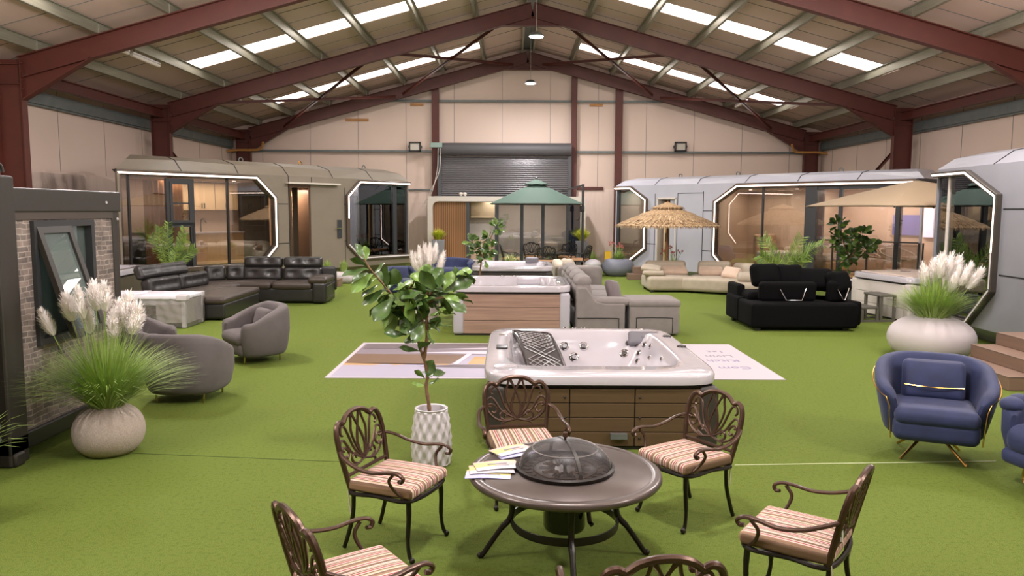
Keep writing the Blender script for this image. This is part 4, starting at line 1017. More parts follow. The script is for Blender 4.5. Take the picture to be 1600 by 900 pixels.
# ---------------------------------------------------------------- hot tubs
def sq(hx, hy, n, k, cx=0, cy=0):
    out = []
    for i in range(k):
        a = 2 * PI * i / k; c_, s_ = math.cos(a), math.sin(a)
        d = (abs(c_) ** n + abs(s_) ** n) ** (-1 / n)
        out.append((cx + hx * c_ * d, cy + hy * s_ * d))
    return out
def make_tub(label, w, d, h, cabm, style='planks', corner=None, lip=.105, deep=True, rows=4, group=None, rim=.22, cols=(3, 3), fr=0.0):
    t = thing('hot_tub', label, 'hot tub', (0, 0, 0), 0, group)
    K = 96; hw, hd = w / 2, d / 2
    rings_ = [(hw - .03, hd - .03, 9, h - lip, 0, 0), (hw, hd, 9, h - lip + .01, 0, 0), (hw, hd, 9, h - .025, 0, 0), (hw - .01, hd - .01, 9, h - .006, 0, 0), (hw - .03, hd - .03, 9, h, 0, 0),
              (hw - rim + .02, hd - rim + .02, 7, h, .0, .02), (hw - rim - .02, hd - rim - .02, 6, h - .02, 0, .02), (hw - rim - .08, hd - rim - .07, 5, h - .16, 0, .02),
              (hw - rim - .2, hd - rim - .18, 4, h - .40, 0, 0), (hw - rim - .26, hd - rim - .26, 4, h - .44, 0, 0), (hw - rim - .48, hd - rim - .5, 3.5, h - .46, 0, 0), (hw - rim - .54, hd - rim - .56, 3.5, h - .50, 0, 0), (hw - rim - .60, hd - rim - .66, 3.5, .12, 0, 0), (.05, .05, 2, .11, 0, 0)]
    rings_ = [(a, b_ - (fr / 2 if i > 4 else 0), n, z, cx, cy + (fr / 2 if i > 4 else 0)) for i, (a, b_, n, z, cx, cy) in enumerate(rings_)]
    vs = []; fs = []
    for (a, b_, n, z, cx, cy) in rings_: vs += [(x, y, z) for x, y in sq(max(a, .05), max(b_, .05), n, K, cx, cy)]
    for i in range(len(rings_) - 1):
        for j in range(K): fs.append((i * K + j, i * K + (j + 1) % K, (i + 1) * K + (j + 1) % K, (i + 1) * K + j))
    fs.append(tuple((len(rings_) - 1) * K + j for j in range(K)))
    b = MB(); b.add(vs, fs); b.build('acrylic_shell', M['acryl'], t, angle=60)
    cm = corner or M['char']; zc = h - lip - .01; ins = .04
    if style == 'planks':
        for (sx, sy) in ((-1, -1), (1, -1), (-1, 1), (1, 1)):
            x, y = sx * (hw - ins - .09), sy * (hd - ins - .09)
            MB().soft((x, y, zc / 2 + .01), (.2, .2, zc - .02), .05, seg=2).build('corner_panel', cm, t)
        rh = (zc - .06) / rows
        for (ax, sg) in (('y', -1), ('y', 1), ('x', -1), ('x', 1)):
            half = (hw if ax == 'y' else hd) - ins - .17; dist = (hd if ax == 'y' else hw) - ins
            nc = cols[0] if ax == 'y' else cols[1]
            b = MB()
            for c_ in range(nc):
                xa = -half + 2 * half * c_ / nc + .005; xb_ = -half + 2 * half * (c_ + 1) / nc - .005
                for r_ in range(rows):
                    z0 = .04 + r_ * rh; z1 = z0 + rh - .007
                    lo, hi = sorted((sg * dist, sg * (dist - .03)))
                    if ax == 'y': b.box(xa, xb_, lo, hi, z0, z1)
                    else: b.box(lo, hi, xa, xb_, z0, z1)
            b.build('side_planks', cabm, t, smooth=False, bevel=.004)
        MB().box(-hw + .1, hw - .1, -hd + .1, hd - .1, .02, .06).box(-hw + .085, hw - .085, -hd + .085, -hd + .1, .03, zc).box(-hw + .085, hw - .085, hd - .1, hd - .085, .03, zc).box(-hw + .085, -hw + .1, -hd + .1, hd - .1, .03, zc).box(hw - .1, hw - .085, -hd + .1, hd - .1, .03, zc).build('inner_frame', M['char'], t, smooth=False)
    MB().box(-hw + .06, hw - .06, -hd + .06, hd - .06, 0, .03).build('base_tray', M['black'], t, smooth=False)
    return t
M['pillow'] = mat('head_pillow', rgb(108, 106, 112), .55)
jetm = mat('jet_face', rgb(70, 66, 66), .25, .6)
def jet(t, p, n, r, name='jet'):
    n = n.normalized(); q = n.to_track_quat('Z', 'Y').to_matrix().to_4x4()
    b = MB(); b.M = Matrix.Translation(p) @ q
    b.lathe([(r, 0), (r, .008), (r * .8, .014), (r * .55, .006), (r * .5, .004)], 16, mi=0); b.lathe([(r * .5, .006), (r * .42, .02), (r * .1, .02)], 12, mi=1)
    b.build(name, [M['chrome'], jetm], t)
def hitter(t):
    import mathutils.bvhtree as bv
    o = [c for c in t.children if c.name.startswith('acrylic_shell')][0]
    tr = bv.BVHTree.FromPolygons([v.co for v in o.data.vertices], [p.vertices for p in o.data.polygons])
    Mx = Matrix.Translation(t.location) @ Matrix.Rotation(t.rotation_euler[2], 4, 'Z'); Mi = Mx.inverted()
    def f(px, py):
        d = ray(px, py).normalized(); o_ = Mi @ Vector((0, 0, CAMH)); dl = Mi.to_3x3() @ d
        h = tr.ray_cast(o_, dl); n = h[1]
        if n is None: return None, None
        if n.dot(dl) > 0: n = -n
        return h[0], n
    return f
TW, TD, TH = 2.30, 2.95, .74
tub = make_tub('large white hot tub with brown slatted sides behind the round table', TW, TD, TH, M['wood_dark'], corner=M['char'], rows=4, cols=(3, 3), rim=.24, fr=.2)
tub.location = ((G(750, 706).x + G(1131, 706).x) / 2, 7.17 + TD / 2, 0)
hit = hitter(tub)
for (px, py, r_) in [(882, 541, .05), (912, 541, .05), (897, 558, .052), (975, 552, .05), (982, 536, .037), (995, 538, .037), (1007, 539, .037), (1017, 541, .034), (998, 552, .037), (1015, 559, .034), (1034, 561, .03), (996, 564, .034)]:
    p, n = hit(px, py)
    if p: jet(tub, p, n, r_ * 1.2)
for (px, py) in ((883, 513.5), (897, 513.5), (911, 513.5)):
    p, n = hit(px, py)
    if p: jet(tub, p, n, .03, 'small_jet')
for (px, py) in ((856, 510), (937, 511), (1065, 542), (1042, 526)):
    p, n = hit(px, py)
    if p: MB().lathe([(.055, 0), (.05, .014), (.03, .02), (.01, .02)], 16, (0, 0)).build('diverter_knob', jetm, tub).location = p
p, n = hit(1005, 520)
if p: q = MB().soft((0, 0, 0), (.40, .09, .20), .04, puff=(0, .02, 0), seg=5).ball((0, -.06, .01), (.045, .012, .03)).build('head_pillow', M['pillow'], tub); q.location = p + Vector((0, -.05, -.07)); q.rotation_euler = (R(-28), 0, R(-6))
# lounger grille, left side
gm = mat('lounger_grille', rgb(84, 80, 80), .3, .3)
gr = bpy.data.objects
b = MB()
def lg(u, v):   # u along width 0..1, v 0 top ..1 bottom
    x = -.80 + .30 * u + .28 * v; y = .95 - .62 * u * .25 - 1.0 * v * .55 ; z = TH + .01 - .10 * v - .30 * v * v
    return Vector((x, y, z))
def ll(u, v): return Vector((-.86 + .46 * u + .22 * v, 1.12 - 1.05 * v + .05 * math.sin(u * PI), TH + .015 - .12 * v - .33 * v * v - .03 * u))
b.grid(lambda u, v: ll(u, v), 6, 14); b.grid(lambda u, v: ll(u, v) - Vector((0, 0, .03)), 6, 14)
b.build('lounger_panel', gm, tub)
b = MB()
for k in range(-12, 16):
    for sgn in (1, -1):
        pts = []
        for s_ in range(9):
            u = .08 + .84 * s_ / 8; v = (k / 14 + sgn * (u - .5) * .35) * .95
            if .04 < v < .5 or .66 < v < .98: pts.append(ll(u, v) + Vector((0, 0, .007)))
        if len(pts) > 1: b.tube(pts, .007, 4)
b.build('lounger_mesh', mat('mesh_wire', rgb(150, 148, 150), .25, .6), tub)
b = MB(); o_ = [ll(u, .03) for u in (0, .25, .5, .75, 1)] + [ll(1, v) for v in (.25, .5, .75, .98)] + [ll(u, .98) for u in (.75, .5, .25, 0)] + [ll(0, v) for v in (.75, .5, .25)]
b.tube(catmull([p + Vector((0, 0, .004)) for p in o_], 3, True), .014, 6, True); b.build('lounger_trim', jetm, tub)
MB().soft((-.98, 0, TH + .008), (.13, .2, .018), .007, seg=2).build('control_panel', M['black'], tub)
MB().soft((-.98, .85, TH + .004), (.1, .07, .012), .005, seg=2).build('grab_vent', M['chrome'], tub)
MB().lathe([(.12, TH + .001), (.115, TH + .012), (.09, TH + .008), (.02, TH + .006)], 28, (-.93, -1.12)).build('filter_lid', M['acryl'], tub)
MB().box(.08, .24, -TD / 2 - .012, -TD / 2 + .045, .12, .17).build('rating_plate', M['galvd'], tub)
b = MB()
for x in (-.36, .36):
    for z in (.12, .32, .52): b.lathe([(.014, 0)] * 2, 4) if False else b.ball((x, -TD / 2 + .036, z), .012, 8, 6)
b.build('panel_screw', M['black'], tub)

w2 = G(893, 525).x - G(705, 525).x
tub2 = make_tub('white hot tub with driftwood plank sides and silver corners, behind the mat', w2, 2.3, .92, M['wood_light'], corner=mat('silver_corner', rgb(176, 174, 182), .3), rows=3, lip=.12, cols=(1, 1), rim=.2)
tub2.location = ((G(705, 525).x + G(893, 525).x) / 2, 13.92 + 1.15, 0)
MB().soft((.35, .75, .84), (.5, .12, .18), .05, seg=4).build('head_pillow', M['acryl'], tub2)
for (x, y) in ((-.2, .98), (.05, .98), (.85, .1), (.9, -.3), (-.85, .2)): MB().lathe([(.04, .92), (.035, .932), (.01, .935)], 12, (x, y)).build('diverter_knob', M['chrome'], tub2)
yt3 = 18.6
x0, x1 = P(736, 425, yt3).x, P(866, 425, yt3).x
tub3 = make_tub('white hot tub with charcoal sides, farthest of the centre row', x1 - x0, 2.1, P(800, 416.5, yt3).z, M['char'], corner=M['char'], rows=3, lip=.12, cols=(1, 1), rim=.2)
tub3.location = ((x0 + x1) / 2, yt3 + 1.05, 0)
MB().soft((.52, .86, tub3.location.z + P(800, 416.5, yt3).z + .03), (.36, .14, .16), .05, seg=4).build('head_pillow', M['pillow'], tub3)
MB().lathe([(.05, P(800, 416.5, yt3).z), (.04, P(800, 416.5, yt3).z + .015)], 12, (.85, -.3)).build('diverter_knob', M['black'], tub3)
# right tub
p1, p0, p2 = G(1337, 490), G(1395, 505), G(1460, 505)
tub4 = make_tub('pale hot tub with white ribbed side panels and an outdoor step, before the white cabin', 2.05, 2.05, .94, mat('white_cabinet', rgb(206, 198, 192), .4), corner=mat('white_cabinet_corner', rgb(196, 188, 182), .4), rows=3, lip=.13, cols=(1, 1), rim=.25, deep=False)
tub4.rotation_euler = (0, 0, R(10)); tub4.location = (9.0, 16.9, 0)
MB().soft((0, 0, .935), (1.7, 1.7, .05), .02, puff=(0, 0, .02)).build('cover_lid', mat('lid_beige', rgb(196, 178, 164), .4), tub4)
MB().lathe([(.12, .97), (.11, .985), (.02, .985)], 20, (-.2, .2)).build('lid_dial', M['chrome'], tub4)
tub5 = make_tub('white-rimmed hot tub with dark olive sides, half hidden behind the stone clad cabin', 2.1, 2.2, .92, mat('olive_cabinet', rgb(92, 84, 68), .5), corner=mat('olive_corner', rgb(84, 76, 62), .5), rows=1, lip=.13, cols=(2, 2), rim=.2)
tub5.rotation_euler = (0, 0, R(5)); tub5.location = (-9.82, 17.7, 0)
# spa steps beside the right tub
t = thing('spa_steps', 'grey two-tread spa step stool beside the pale hot tub on the right', 'step stool', (7.62, 16.2, 0), R(8))
sm_ = mat('grey_plastic', rgb(96, 92, 84), .5)
for (x, z, w) in ((-.2, .3, .36), (.2, .55, .36)):
    MB().soft((x, 0, z), (w, .62, .05), .015, seg=2).build('tread', sm_, t)
for (x, z) in ((-.36, .28), (-.02, .28), (.06, .53), (.36, .53)):
    for y in (-.27, .27): MB().box(x - .025, x + .025, y - .025, y + .025, 0, z).build('leg', sm_, t, smooth=False)
for y in (-.27, .27): MB().box(-.36, .36, y - .02, y + .02, 0, .04).build('floor_rail', sm_, t, smooth=False)
# banner mat
cs = [G(508, 593), G(1227, 592), G(1136, 538), G(562, 537)]
x0, x1, y0, y1 = -2.56, 3.75, 10.32, 13.1
bn = thing('floor_banner', 'large printed banner laid flat on the turf behind the front hot tub', 'banner', (x0, y0, 0)); W_, D_ = x1 - x0, y1 - y0
def flat(mb, poly, z): mb.add([(p[0], p[1], z) for p in poly], [tuple(range(len(poly)))])
MB().box(0, W_, 0, D_, .002, .008).build('banner_sheet', mat('banner_vinyl', rgb(190, 182, 190), .5), bn, smooth=False)
prs = [(rgb(164, 158, 178), [(.06, .06), (3.9, .06), (3.9, D_ - .1), (.06, D_ - .1)]), (rgb(128, 116, 126), [(.06, 1.75), (3.9, 1.65), (3.9, D_ - .1), (.06, D_ - .1)]),
       (rgb(112, 84, 62), [(.06, 1.0), (1.65, .95), (1.85, 1.72), (.06, 1.75)]), (rgb(190, 150, 100), [(.06, .86), (.5, .85), (.7, 1.0), (.8, .86), (1.2, .98), (1.6, .88), (1.65, .97), (.06, 1.0)]),
       (rgb(196, 148, 92), [(1.9, .95), (3.2, .95), (3.2, 1.55), (1.98, 1.55)]), (rgb(96, 84, 92), [(1.2, .75), (3.9, .5), (3.9, .88), (1.7, .92)]), (rgb(90, 82, 92), [(2.9, .5), (3.1, .5), (3.15, 2.3), (2.95, 2.3)]),
       (rgb(206, 200, 214), [(1.68, .95), (1.76, .95), (1.95, 1.9), (1.87, 1.9)]), (rgb(200, 194, 206), [(.9, 1.85), (2.3, 1.75), (3.9, 1.95), (3.9, 2.1), (1.8, 1.98)]), (rgb(104, 92, 96), [(.1, 2.2), (3.9, 2.35), (3.9, D_ - .12), (.1, D_ - .12)]),
       (rgb(198, 186, 200), [(1.2, 2.15), (2.6, 2.2), (3.9, 2.42), (2.4, 2.36)]), (rgb(120, 140, 110), [(1.25, .35), (1.6, .33), (1.65, .4), (1.3, .43)]), (rgb(206, 190, 186), [(3.2, 1.0), (3.85, 1.0), (3.85, 1.6), (3.25, 1.6)])]
for i, (c_, poly) in enumerate(prs):
    pass
b = MB()
for i, (c_, poly) in enumerate(prs): o = len(b.v); b.add([(p[0], p[1], .0085 + i * .0004) for p in poly], [tuple(range(len(poly)))], i)
b.build('printed_picture', [mat('print_%d' % i, c_, .5) for i, (c_, _) in enumerate(prs)], bn, smooth=False)
def text(s, size, m, parent, loc, rot, name='lettering', align='LEFT'):
    c_ = bpy.data.curves.new(name, 'FONT'); c_.body = s; c_.size = size; c_.extrude = .001; c_.align_x = align
    c_.materials.append(m); tmp = bpy.data.objects.new(name, c_); COL.objects.link(tmp); bpy.context.view_layer.update()
    me = bpy.data.meshes.new_from_object(tmp); bpy.data.objects.remove(tmp)
    o = bpy.data.objects.new(name, me); COL.objects.link(o); o.parent = parent; o.location = loc; o.rotation_euler = rot; return o
tm = mat('violet_ink', rgb(128, 118, 160), .5); tm2 = mat('grey_ink', rgb(140, 130, 150), .5)
for (s_, px, py, m_) in (('Com', 1172, 574, tm), ('Kitch', 1153.5, 563, tm), ('Livin', 1143.5, 556, tm2), ('1st', 1130, 549, tm2)):
    p = G(px, py); text(s_, .24, m_, bn, (p.x - x0, p.y - y0 + .0, .0085), (0, 0, PI))
# ---------------------------------------------------------------- upholstery
def fabric(name, c, rough=.9, sheen=.5, noise=.08, coat=0, bump=.25): return mat(name, c, rough, noise=noise, scale=7, bump=bump, bscale=300, sheen=sheen, coat=coat)
M['gfab'] = fabric('grey_velvet', rgb(98, 92, 92), sheen=.08)
M['gfab2'] = fabric('warm_grey_suede', rgb(128, 122, 119), sheen=.1)
M['navy'] = fabric('navy_velvet', rgb(36, 45, 82), .7, sheen=.12, noise=.25)
M['blackf'] = fabric('black_chenille', rgb(9, 9, 10), sheen=.0, bump=.1); M['blackf'].node_tree.nodes['Principled BSDF'].inputs['Specular IOR Level'].default_value = .12
M['creamf'] = fabric('cream_leather', rgb(172, 160, 142), .6, sheen=.1)
M['pinkf'] = fabric('blush_cushion', rgb(202, 178, 158), .8)
M['leather'] = mat('black_leather', rgb(38, 36, 35), .36, noise=.1, scale=5, bump=.25, bscale=60, coat=.1)
M['leatherb'] = mat('brown_black_leather', rgb(62, 52, 46), .42, noise=.1, scale=5, bump=.25, bscale=60)
def wrap(mb, rx, ry, tk, amax, z0, hf, n=44, flare=.03, ex=2.9, belly=.03):
    vs = []; K = 16
    for i in range(n + 1):
        s_ = -1 + 2 * i / n; a = s_ * amax
        e = math.sqrt(max(.0, 1 - max(0, (abs(s_) - .9) / .1) ** 2)) * .75 + .25
        c_, q = math.sin(a), math.cos(a); d = (abs(c_) ** ex + abs(q) ** ex) ** (-1 / ex)
        h = hf(abs(s_)); th = tk * e; ht = h - (1 - e) * .08
        for k in range(K):
            w = 2 * PI * k / K; cr_, sz = spow(math.cos(w), .55), spow(math.sin(w), .36)
            zz = (z0 + ht) / 2 + sz * (ht - z0) / 2
            off = cr_ * th / 2 - tk / 2 + flare * (zz - z0) / (ht - z0) + belly * (1 - sz * sz)
            vs.append(((rx + off) * c_ * d, (ry + off) * q * d, zz))
    fs = [(i * K + k, i * K + (k + 1) % K, (i + 1) * K + (k + 1) % K, (i + 1) * K + k) for i in range(n) for k in range(K)]
    fs += [tuple(range(K)), tuple(n * K + k for k in range(K - 1, -1, -1))]
    mb.add(vs, fs); return mb
def tub_chair(label, loc, rz, fm, legm, w=.92, d=.84, h=.84, arm=.62, group=None, cat='armchair', name='tub_chair', base='pin'):
    t = thing(name, label, cat, loc, rz, group)
    b = MB(); wrap(b, w / 2, d / 2, .17, R(138), .11, lambda s: arm + (h - arm) * (1 - min(1, max(0, (s - .25) / .6)) ** 1.3), flare=.05)
    b.build('curved_back', fm, t, angle=70)
    MB().soft((0, -.05, .22), (w - .2, d - .18, .2), .08, seg=5).build('seat_base', fm, t)
    MB().soft((0, -.08, .37), (w - .24, d - .2, .17), .075, puff=(0, .0, .03), seg=7).build('seat_cushion', fm, t)
    MB().soft((0, d / 2 - .27, .60), (w * .5, .14, .36), .06, puff=(0, .03, 0), seg=6, M=Matrix.Rotation(R(-14), 4, 'X')).build('back_cushion', fm, t)
    MB().tube([(0, d / 2 + .078, .3), (0, d / 2 + .09, .60)], .004, 5).build('back_seam', M['darkm'], t)
    if base == 'pin':
        for (x, y) in ((-.27, -.26), (.27, -.26), (-.27, .26), (.27, .26)):
            MB().tube(catmull([(x * .6, y * .9, .15), (x, y, .14), (x * 1.06, y * 1.04, .07), (x * 1.04, y * 1.04, 0)], 4), [.012] * 12 + [.008], 8).build('leg', legm, t)
    return t
gb = mat('satin_brass', rgb(190, 170, 110), .22, 1)
g_ = 'grey velvet tub chairs'
tub_chair('grey velvet tub armchair with its back turned to the camera', (-3.93, 9.22, 0), R(178), M['gfab'], gb, w=.86, group=g_)
tub_chair('grey velvet tub armchair angled left, beside the wrapped white tables', (-3.93, 11.6, 0), R(-50), M['gfab'], gb, w=.93, h=.86, group=g_)
tub_chair('grey velvet tub armchair half hidden behind the pampas plumes and cabin corner', (-5.15, 10.6, 0), R(100), M['gfab'], gb, w=.96, group=g_)

# navy swivel armchair with gold piping
def navy_chair(label, loc, rz, tuft=False, group=None):
    t = thing('navy_armchair', label, 'armchair', loc, rz, group)
    w, d = .84, .78; hf = lambda s: .66 + .26 * (1 - min(1, max(0, (s - .2) / .8)) ** 1.3)
    b = MB(); wrap(b, w / 2, d / 2, .13, R(138), .24, hf, flare=.11, belly=.0); b.build('curved_back', M['navy'], t, angle=70)
    MB().soft((0, -.09, .33), (w - .14, d - .1, .22), .07, seg=5).build('seat_base', M['navy'], t)
    MB().soft((0, -.12, .45), (w - .15, d - .12, .16), .07, puff=(0, 0, .02), seg=7).build('seat_cushion', M['navy'], t)
    if not tuft:
        MB().soft((.0, .15, .69), (.54, .13, .40), .06, puff=(0, .05, 0), seg=8, M=Matrix.Rotation(R(-16), 4, 'X')).build('back_cushion', M['navy'], t)
        MB().tube([(-.25, .05, .655), (-.12, .005, .655), (0, -.01, .655), (.12, .005, .655), (.25, .05, .655)], .006, 6).build('cushion_zip', M['brass'], t)
    b = MB(); pts = []
    for i in range(61):
        s_ = -1 + 2 * i / 60; a = s_ * R(138) * .985; c_, q = math.sin(a), math.cos(a); dd = (abs(c_) ** 2.4 + abs(q) ** 2.4) ** (-1 / 2.4); o = .108
        pts.append(((w / 2 + o) * c_ * dd, (d / 2 + o) * q * dd, hf(abs(s_)) - .07 - (.06 if abs(s_) > .97 else 0)))
    for sgn in (1, -1):
        e = pts[0] if sgn > 0 else pts[-1]
        ext = [(e[0] * (1 - .02 * k), e[1], e[2] - .1 * k) for k in range(1, 4)]
        pts = (list(reversed(ext)) + pts) if sgn > 0 else pts + ext
    b.tube(pts, .0065, 6).build('gold_piping', M['brass'], t)
    b = MB()
    for k in range(4):
        a = R(45 + 90 * k); MB().tube([(0.06 * math.cos(a), .06 * math.sin(a), .24), (.38 * math.cos(a), .38 * math.sin(a), .008)], [.017, .011], 8).build('leg', M['brass'], t)
    return t
navy_chair('navy velvet armchair with gold piping and cushion, in front of the white egg planter', (3.98, 7.1, 0), R(-24))
t = thing('tufted_armchair', 'navy velvet tufted armchair cut off by the right edge of the photo', 'armchair', (4.72, 6.02, 0), R(-78))
b = MB(); wrap(b, .58, .5, .16, R(140), .2, lambda s: .66 + .04 * (1 - s), flare=.06); 
b.build('curved_back', M['navy'], t, angle=70)
b = MB()
for k in range(15):
    a = R(-128 + 256 * k / 14); c_, q = math.sin(a), math.cos(a); dd = (abs(c_) ** 2.4 + abs(q) ** 2.4) ** (-1 / 2.4)
    b.ball((.60 * c_ * dd, .52 * q * dd, .66), (.10, .10, .07), 10, 8)
b.build('scalloped_top', M['navy'], t)
MB().soft((0, -.06, .40), (.9, .84, .24), .10, puff=(0, 0, .04), seg=6).build('seat_cushion', M['navy'], t)
MB().soft((0, -.04, .25), (.96, .86, .14), .06, seg=4).build('seat_base', M['navy'], t)
for (x, y) in ((-.33, -.3), (.33, -.3), (-.33, .3), (.33, .3)): MB().tube([(x + .05 * math.cos(a * PI / 8), y, .085 + .08 * math.sin(a * PI / 8)) for a in range(16)], .011, 6, True).tube([(x, y, .15), (x, y, .2)], .02, 8).build('leg', M['brass'], t)
p = (-2.95, 20.4, 0); tub_chair('small navy tub armchair glimpsed behind the front tree leaves', p, R(20), M['navy'], gb, w=.86, d=.8, h=.78, arm=.5, group='navy seats behind the tree')
t = thing('navy_loveseat', 'wide navy curved seat before the cream cabin, behind the pampas plumes', 'sofa', (-2.2, 24.2, 0), R(5), 'navy seats behind the tree')
wrap(MB(), .95, .5, .18, R(130), .12, lambda s: .80 - .12 * s, flare=.05).build('curved_back', M['navy'], t, angle=70)
MB().soft((0, -.05, .33), (1.6, .8, .3), .1, seg=6).build('seat_cushion', M['navy'], t)
for (x, y) in ((-.6, -.25), (.6, -.25), (-.6, .25), (.6, .25)): MB().tube([(x, y, .2), (x, y, 0)], .015, 8).build('leg', gb, t)

# black leather corner sofa
t = thing('leather_corner_sofa', 'black buttoned leather corner sofa with chaise, left of the hall', 'sofa', (0, 0, 0))
LM, LB2 = M['leather'], M['leatherb']
MB().soft((-5.75, 19.05, .22), (2.3, .95, .34), .05, seg=4).build('seat_base', LM, t)
for k, x in enumerate((-6.35, -5.35)): MB().soft((x, 18.95, .44), (.98, .88, .17), .07, puff=(0, 0, .02), seg=6).build('seat_cushion', LB2, t)
for k, x in enumerate((-6.3, -5.3)):
    MB().soft((x, 19.42, .66), (.98, .24, .36), .08, puff=(0, .03, 0), tufts=[(-.45, .1), (.45, .1)], seg=10, M=Matrix.Rotation(R(-8), 4, 'X'), face=1, tr=.085, td=.05).build('back_cushion', LM, t)
    MB().soft((x, 19.46, .96), (.98, .2, .28), .08, puff=(0, .03, 0), tufts=[(-.3, .2), (.3, .2)], seg=10, M=Matrix.Rotation(R(-8), 4, 'X'), face=1, tr=.085, td=.05).build('headrest', LM, t)
b = MB().soft((-4.68, 19.0, .28), (.34, 1.0, .5), .06, seg=4); b.build('arm_block', LM, t)
MB().soft((-4.72, 18.95, .58), (.46, .95, .15), .07, puff=(0, 0, .03), seg=6).build('arm_pad', LB2, t)
MB().soft((-4.72, 19.5, .55), (.5, .12, .6), .05, seg=4).build('arm_back', LM, t)
MB().tube([(-4.505, 18.6, .16), (-4.505, 19.4, .16)], .012, 6).tube([(-4.505, 18.6, .42), (-4.505, 19.4, .46)], .012, 6).build('piping', LB2, t)
MB().soft((-7.2, 19.0, .22), (.9, .95, .34), .05, seg=3).build('seat_base', LM, t); MB().soft((-7.05, 18.85, .44), (.95, .95, .16), .07, seg=5, M=Matrix.Rotation(R(20), 4, 'Z')).build('seat_cushion', LB2, t)
for (x, y, a) in ((-7.0, 19.45, 6), (-7.45, 19.2, 40)): MB().soft((x, y, .68), (.5, .22, .4), .08, puff=(0, .03, 0), tufts=[(0, .1)], td=.05, tr=.085, seg=8, M=Matrix.Rotation(R(a), 4, 'Z') @ Matrix.Rotation(R(-8), 4, 'X'), face=1).build('back_cushion', LM, t)
wa = R(82)       # left wing turning towards the camera
Mw = Matrix.Translation((-7.45, 17.0, 0)) @ Matrix.Rotation(wa, 4, 'Z')
b = MB(); b.M = Mw; b.soft((0, -.35, .22), (2.3, .95, .34), .05, seg=3).build('seat_base', LM, t)
b = MB(); b.M = Mw; b.soft((0, -.42, .44), (2.3, .85, .16), .07, seg=6).build('seat_cushion', LB2, t)
for x in (-.58, .58):
    b = MB(); b.M = Mw; b.soft((x, .0, .66), (1.14, .24, .36), .08, puff=(0, .03, 0), tufts=[(-.6, .1), (-.2, .1), (.2, .1), (.6, .1)], seg=12, M=Matrix.Rotation(R(-8), 4, 'X'), face=1, tr=.085, td=.05).build('back_cushion', LM, t)
b = MB(); b.M = Mw; b.soft((-.35, .12, .96), (1.75, .2, .3), .08, puff=(0, .03, 0), tufts=[(-.8, .1), (-.5, .1), (-.1, .1), (.2, .1), (.55, .1), (.85, .1)], seg=14, M=Matrix.Rotation(R(-22), 4, 'X'), face=1, tr=.085, td=.05).build('headrest', LM, t)
MB().soft((-6.45, 16.75, .2), (1.1, 2.2, .32), .05, seg=4).build('chaise_base', LM, t)
MB().soft((-6.45, 16.72, .42), (1.14, 2.25, .14), .06, puff=(0, 0, .02), seg=6).build('chaise_cushion', LB2, t)
for (x, y) in ((-4.65, 18.65), (-6.0, 18.65), (-6.05, 15.8), (-6.9, 15.8), (-4.65, 19.4)): MB().cyl((x, y), .03, 0, .07, 10).build('foot', M['black'], t)

# wrapped white tables
def wrapped(label, loc, w=.98, glass_left=True):
    t = thing('wrapped_table', label, 'table', loc, R(0), 'wrapped white tables'); h = .64
    wm = mat('packed_white', rgb(226, 224, 234), .4)
    for (x, y) in ((0, 0), (w, 0), (0, .85), (w, .85)): MB().box(x - .03 if x else 0, x if x else .07, y, y + .07, 0, h - .08).build('leg', wm, t, smooth=False) if False else MB().box(max(0, x - .07), max(.07, x), max(0, y - .07), max(.07, y), 0.01, h - .08).build('leg', wm, t, smooth=False)
    MB().soft((w / 2, .425, h - .045), (w + .06, .92, .07), .015, seg=2).build('tabletop', wm, t)
    MB().box(.05, w - .05, .03, .82, h - .2, h - .09).build('apron', wm, t, smooth=False)
    MB().box(w * .42, w - .07, .02, .05, .1, h - .18).box(w - .05, w - .02, .06, .8, .08, h - .1).build('side_panel', M['white'], t, smooth=False)
    MB().box(.07, w * .42, .3, .33, .22, h - .2).build('fire_glass', mat('ember_print', rgb(120, 98, 98), .4, noise=.6, scale=25), t, smooth=False)
    MB().soft((.06, .06, h - .05), (.18, .18, .1), .02, seg=2).soft((w - .06, .06, h - .05), (.2, .2, .11), .02, seg=2).soft((w - .04, .8, h - .05), (.16, .16, .1), .02, seg=2).build('foam_corner', M['white'], t)
    b = MB(); rnd = random.Random(3)
    b.grid(lambda u, v: (-.02 + (w + .04) * u, -.03 + .004 * math.sin(u * 31 + v * 7) + .003 * math.sin(v * 23 + u * 11), .02 + (h - .08) * v), 34, 18)
    b.grid(lambda u, v: (w + .03 + .004 * math.sin(u * 29 + v * 9), -.02 + .88 * u, .02 + (h - .08) * v), 30, 16)
    b.build('plastic_wrap', M['clear'], t)
    return t
wrapped('white garden table wrapped in clear plastic with foam corners, right one of two', (-7.27, 14.66, 0))
wrapped('white garden table wrapped in clear plastic, mostly hidden behind the stone clad cabin', (-8.36, 14.7, 0))

# grey recliner sofa, side on
t = thing('grey_corner_sofa', 'warm grey suede corner sofa beside the driftwood hot tub, seen from its side', 'sofa', (0, 0, 0)); F = M['gfab2']
pr = [(1.18, .03), (2.08, .03), (2.08, .60), (1.72, .60), (1.55, .64), (1.45, .78), (1.36, .90), (1.18, .90)]
MB().prism(pr, 'y', 13.97, 14.35).build('arm_panel', F, t, bevel=.03)
MB().soft((1.75, 14.18, .62), (.82, .40, .12), .055, puff=(0, 0, .02), seg=5).build('arm_pad', F, t)
b = MB().tube(catmull([(1.2, 13.958, .33), (1.9, 13.958, .33), (1.96, 13.958, .29), (1.96, 13.958, .04)], 4), .007, 5); b.build('panel_piping', M['darkm'], t)
MB().soft((1.63, 16.2, .24), (.92, 3.7, .4), .05, seg=4).build('seat_base', F, t)
for k in range(3): MB().soft((1.75, 14.95 + k * 1.2, .47), (.85, 1.18, .18), .07, puff=(0, 0, .03), seg=6).build('seat_cushion', F, t)
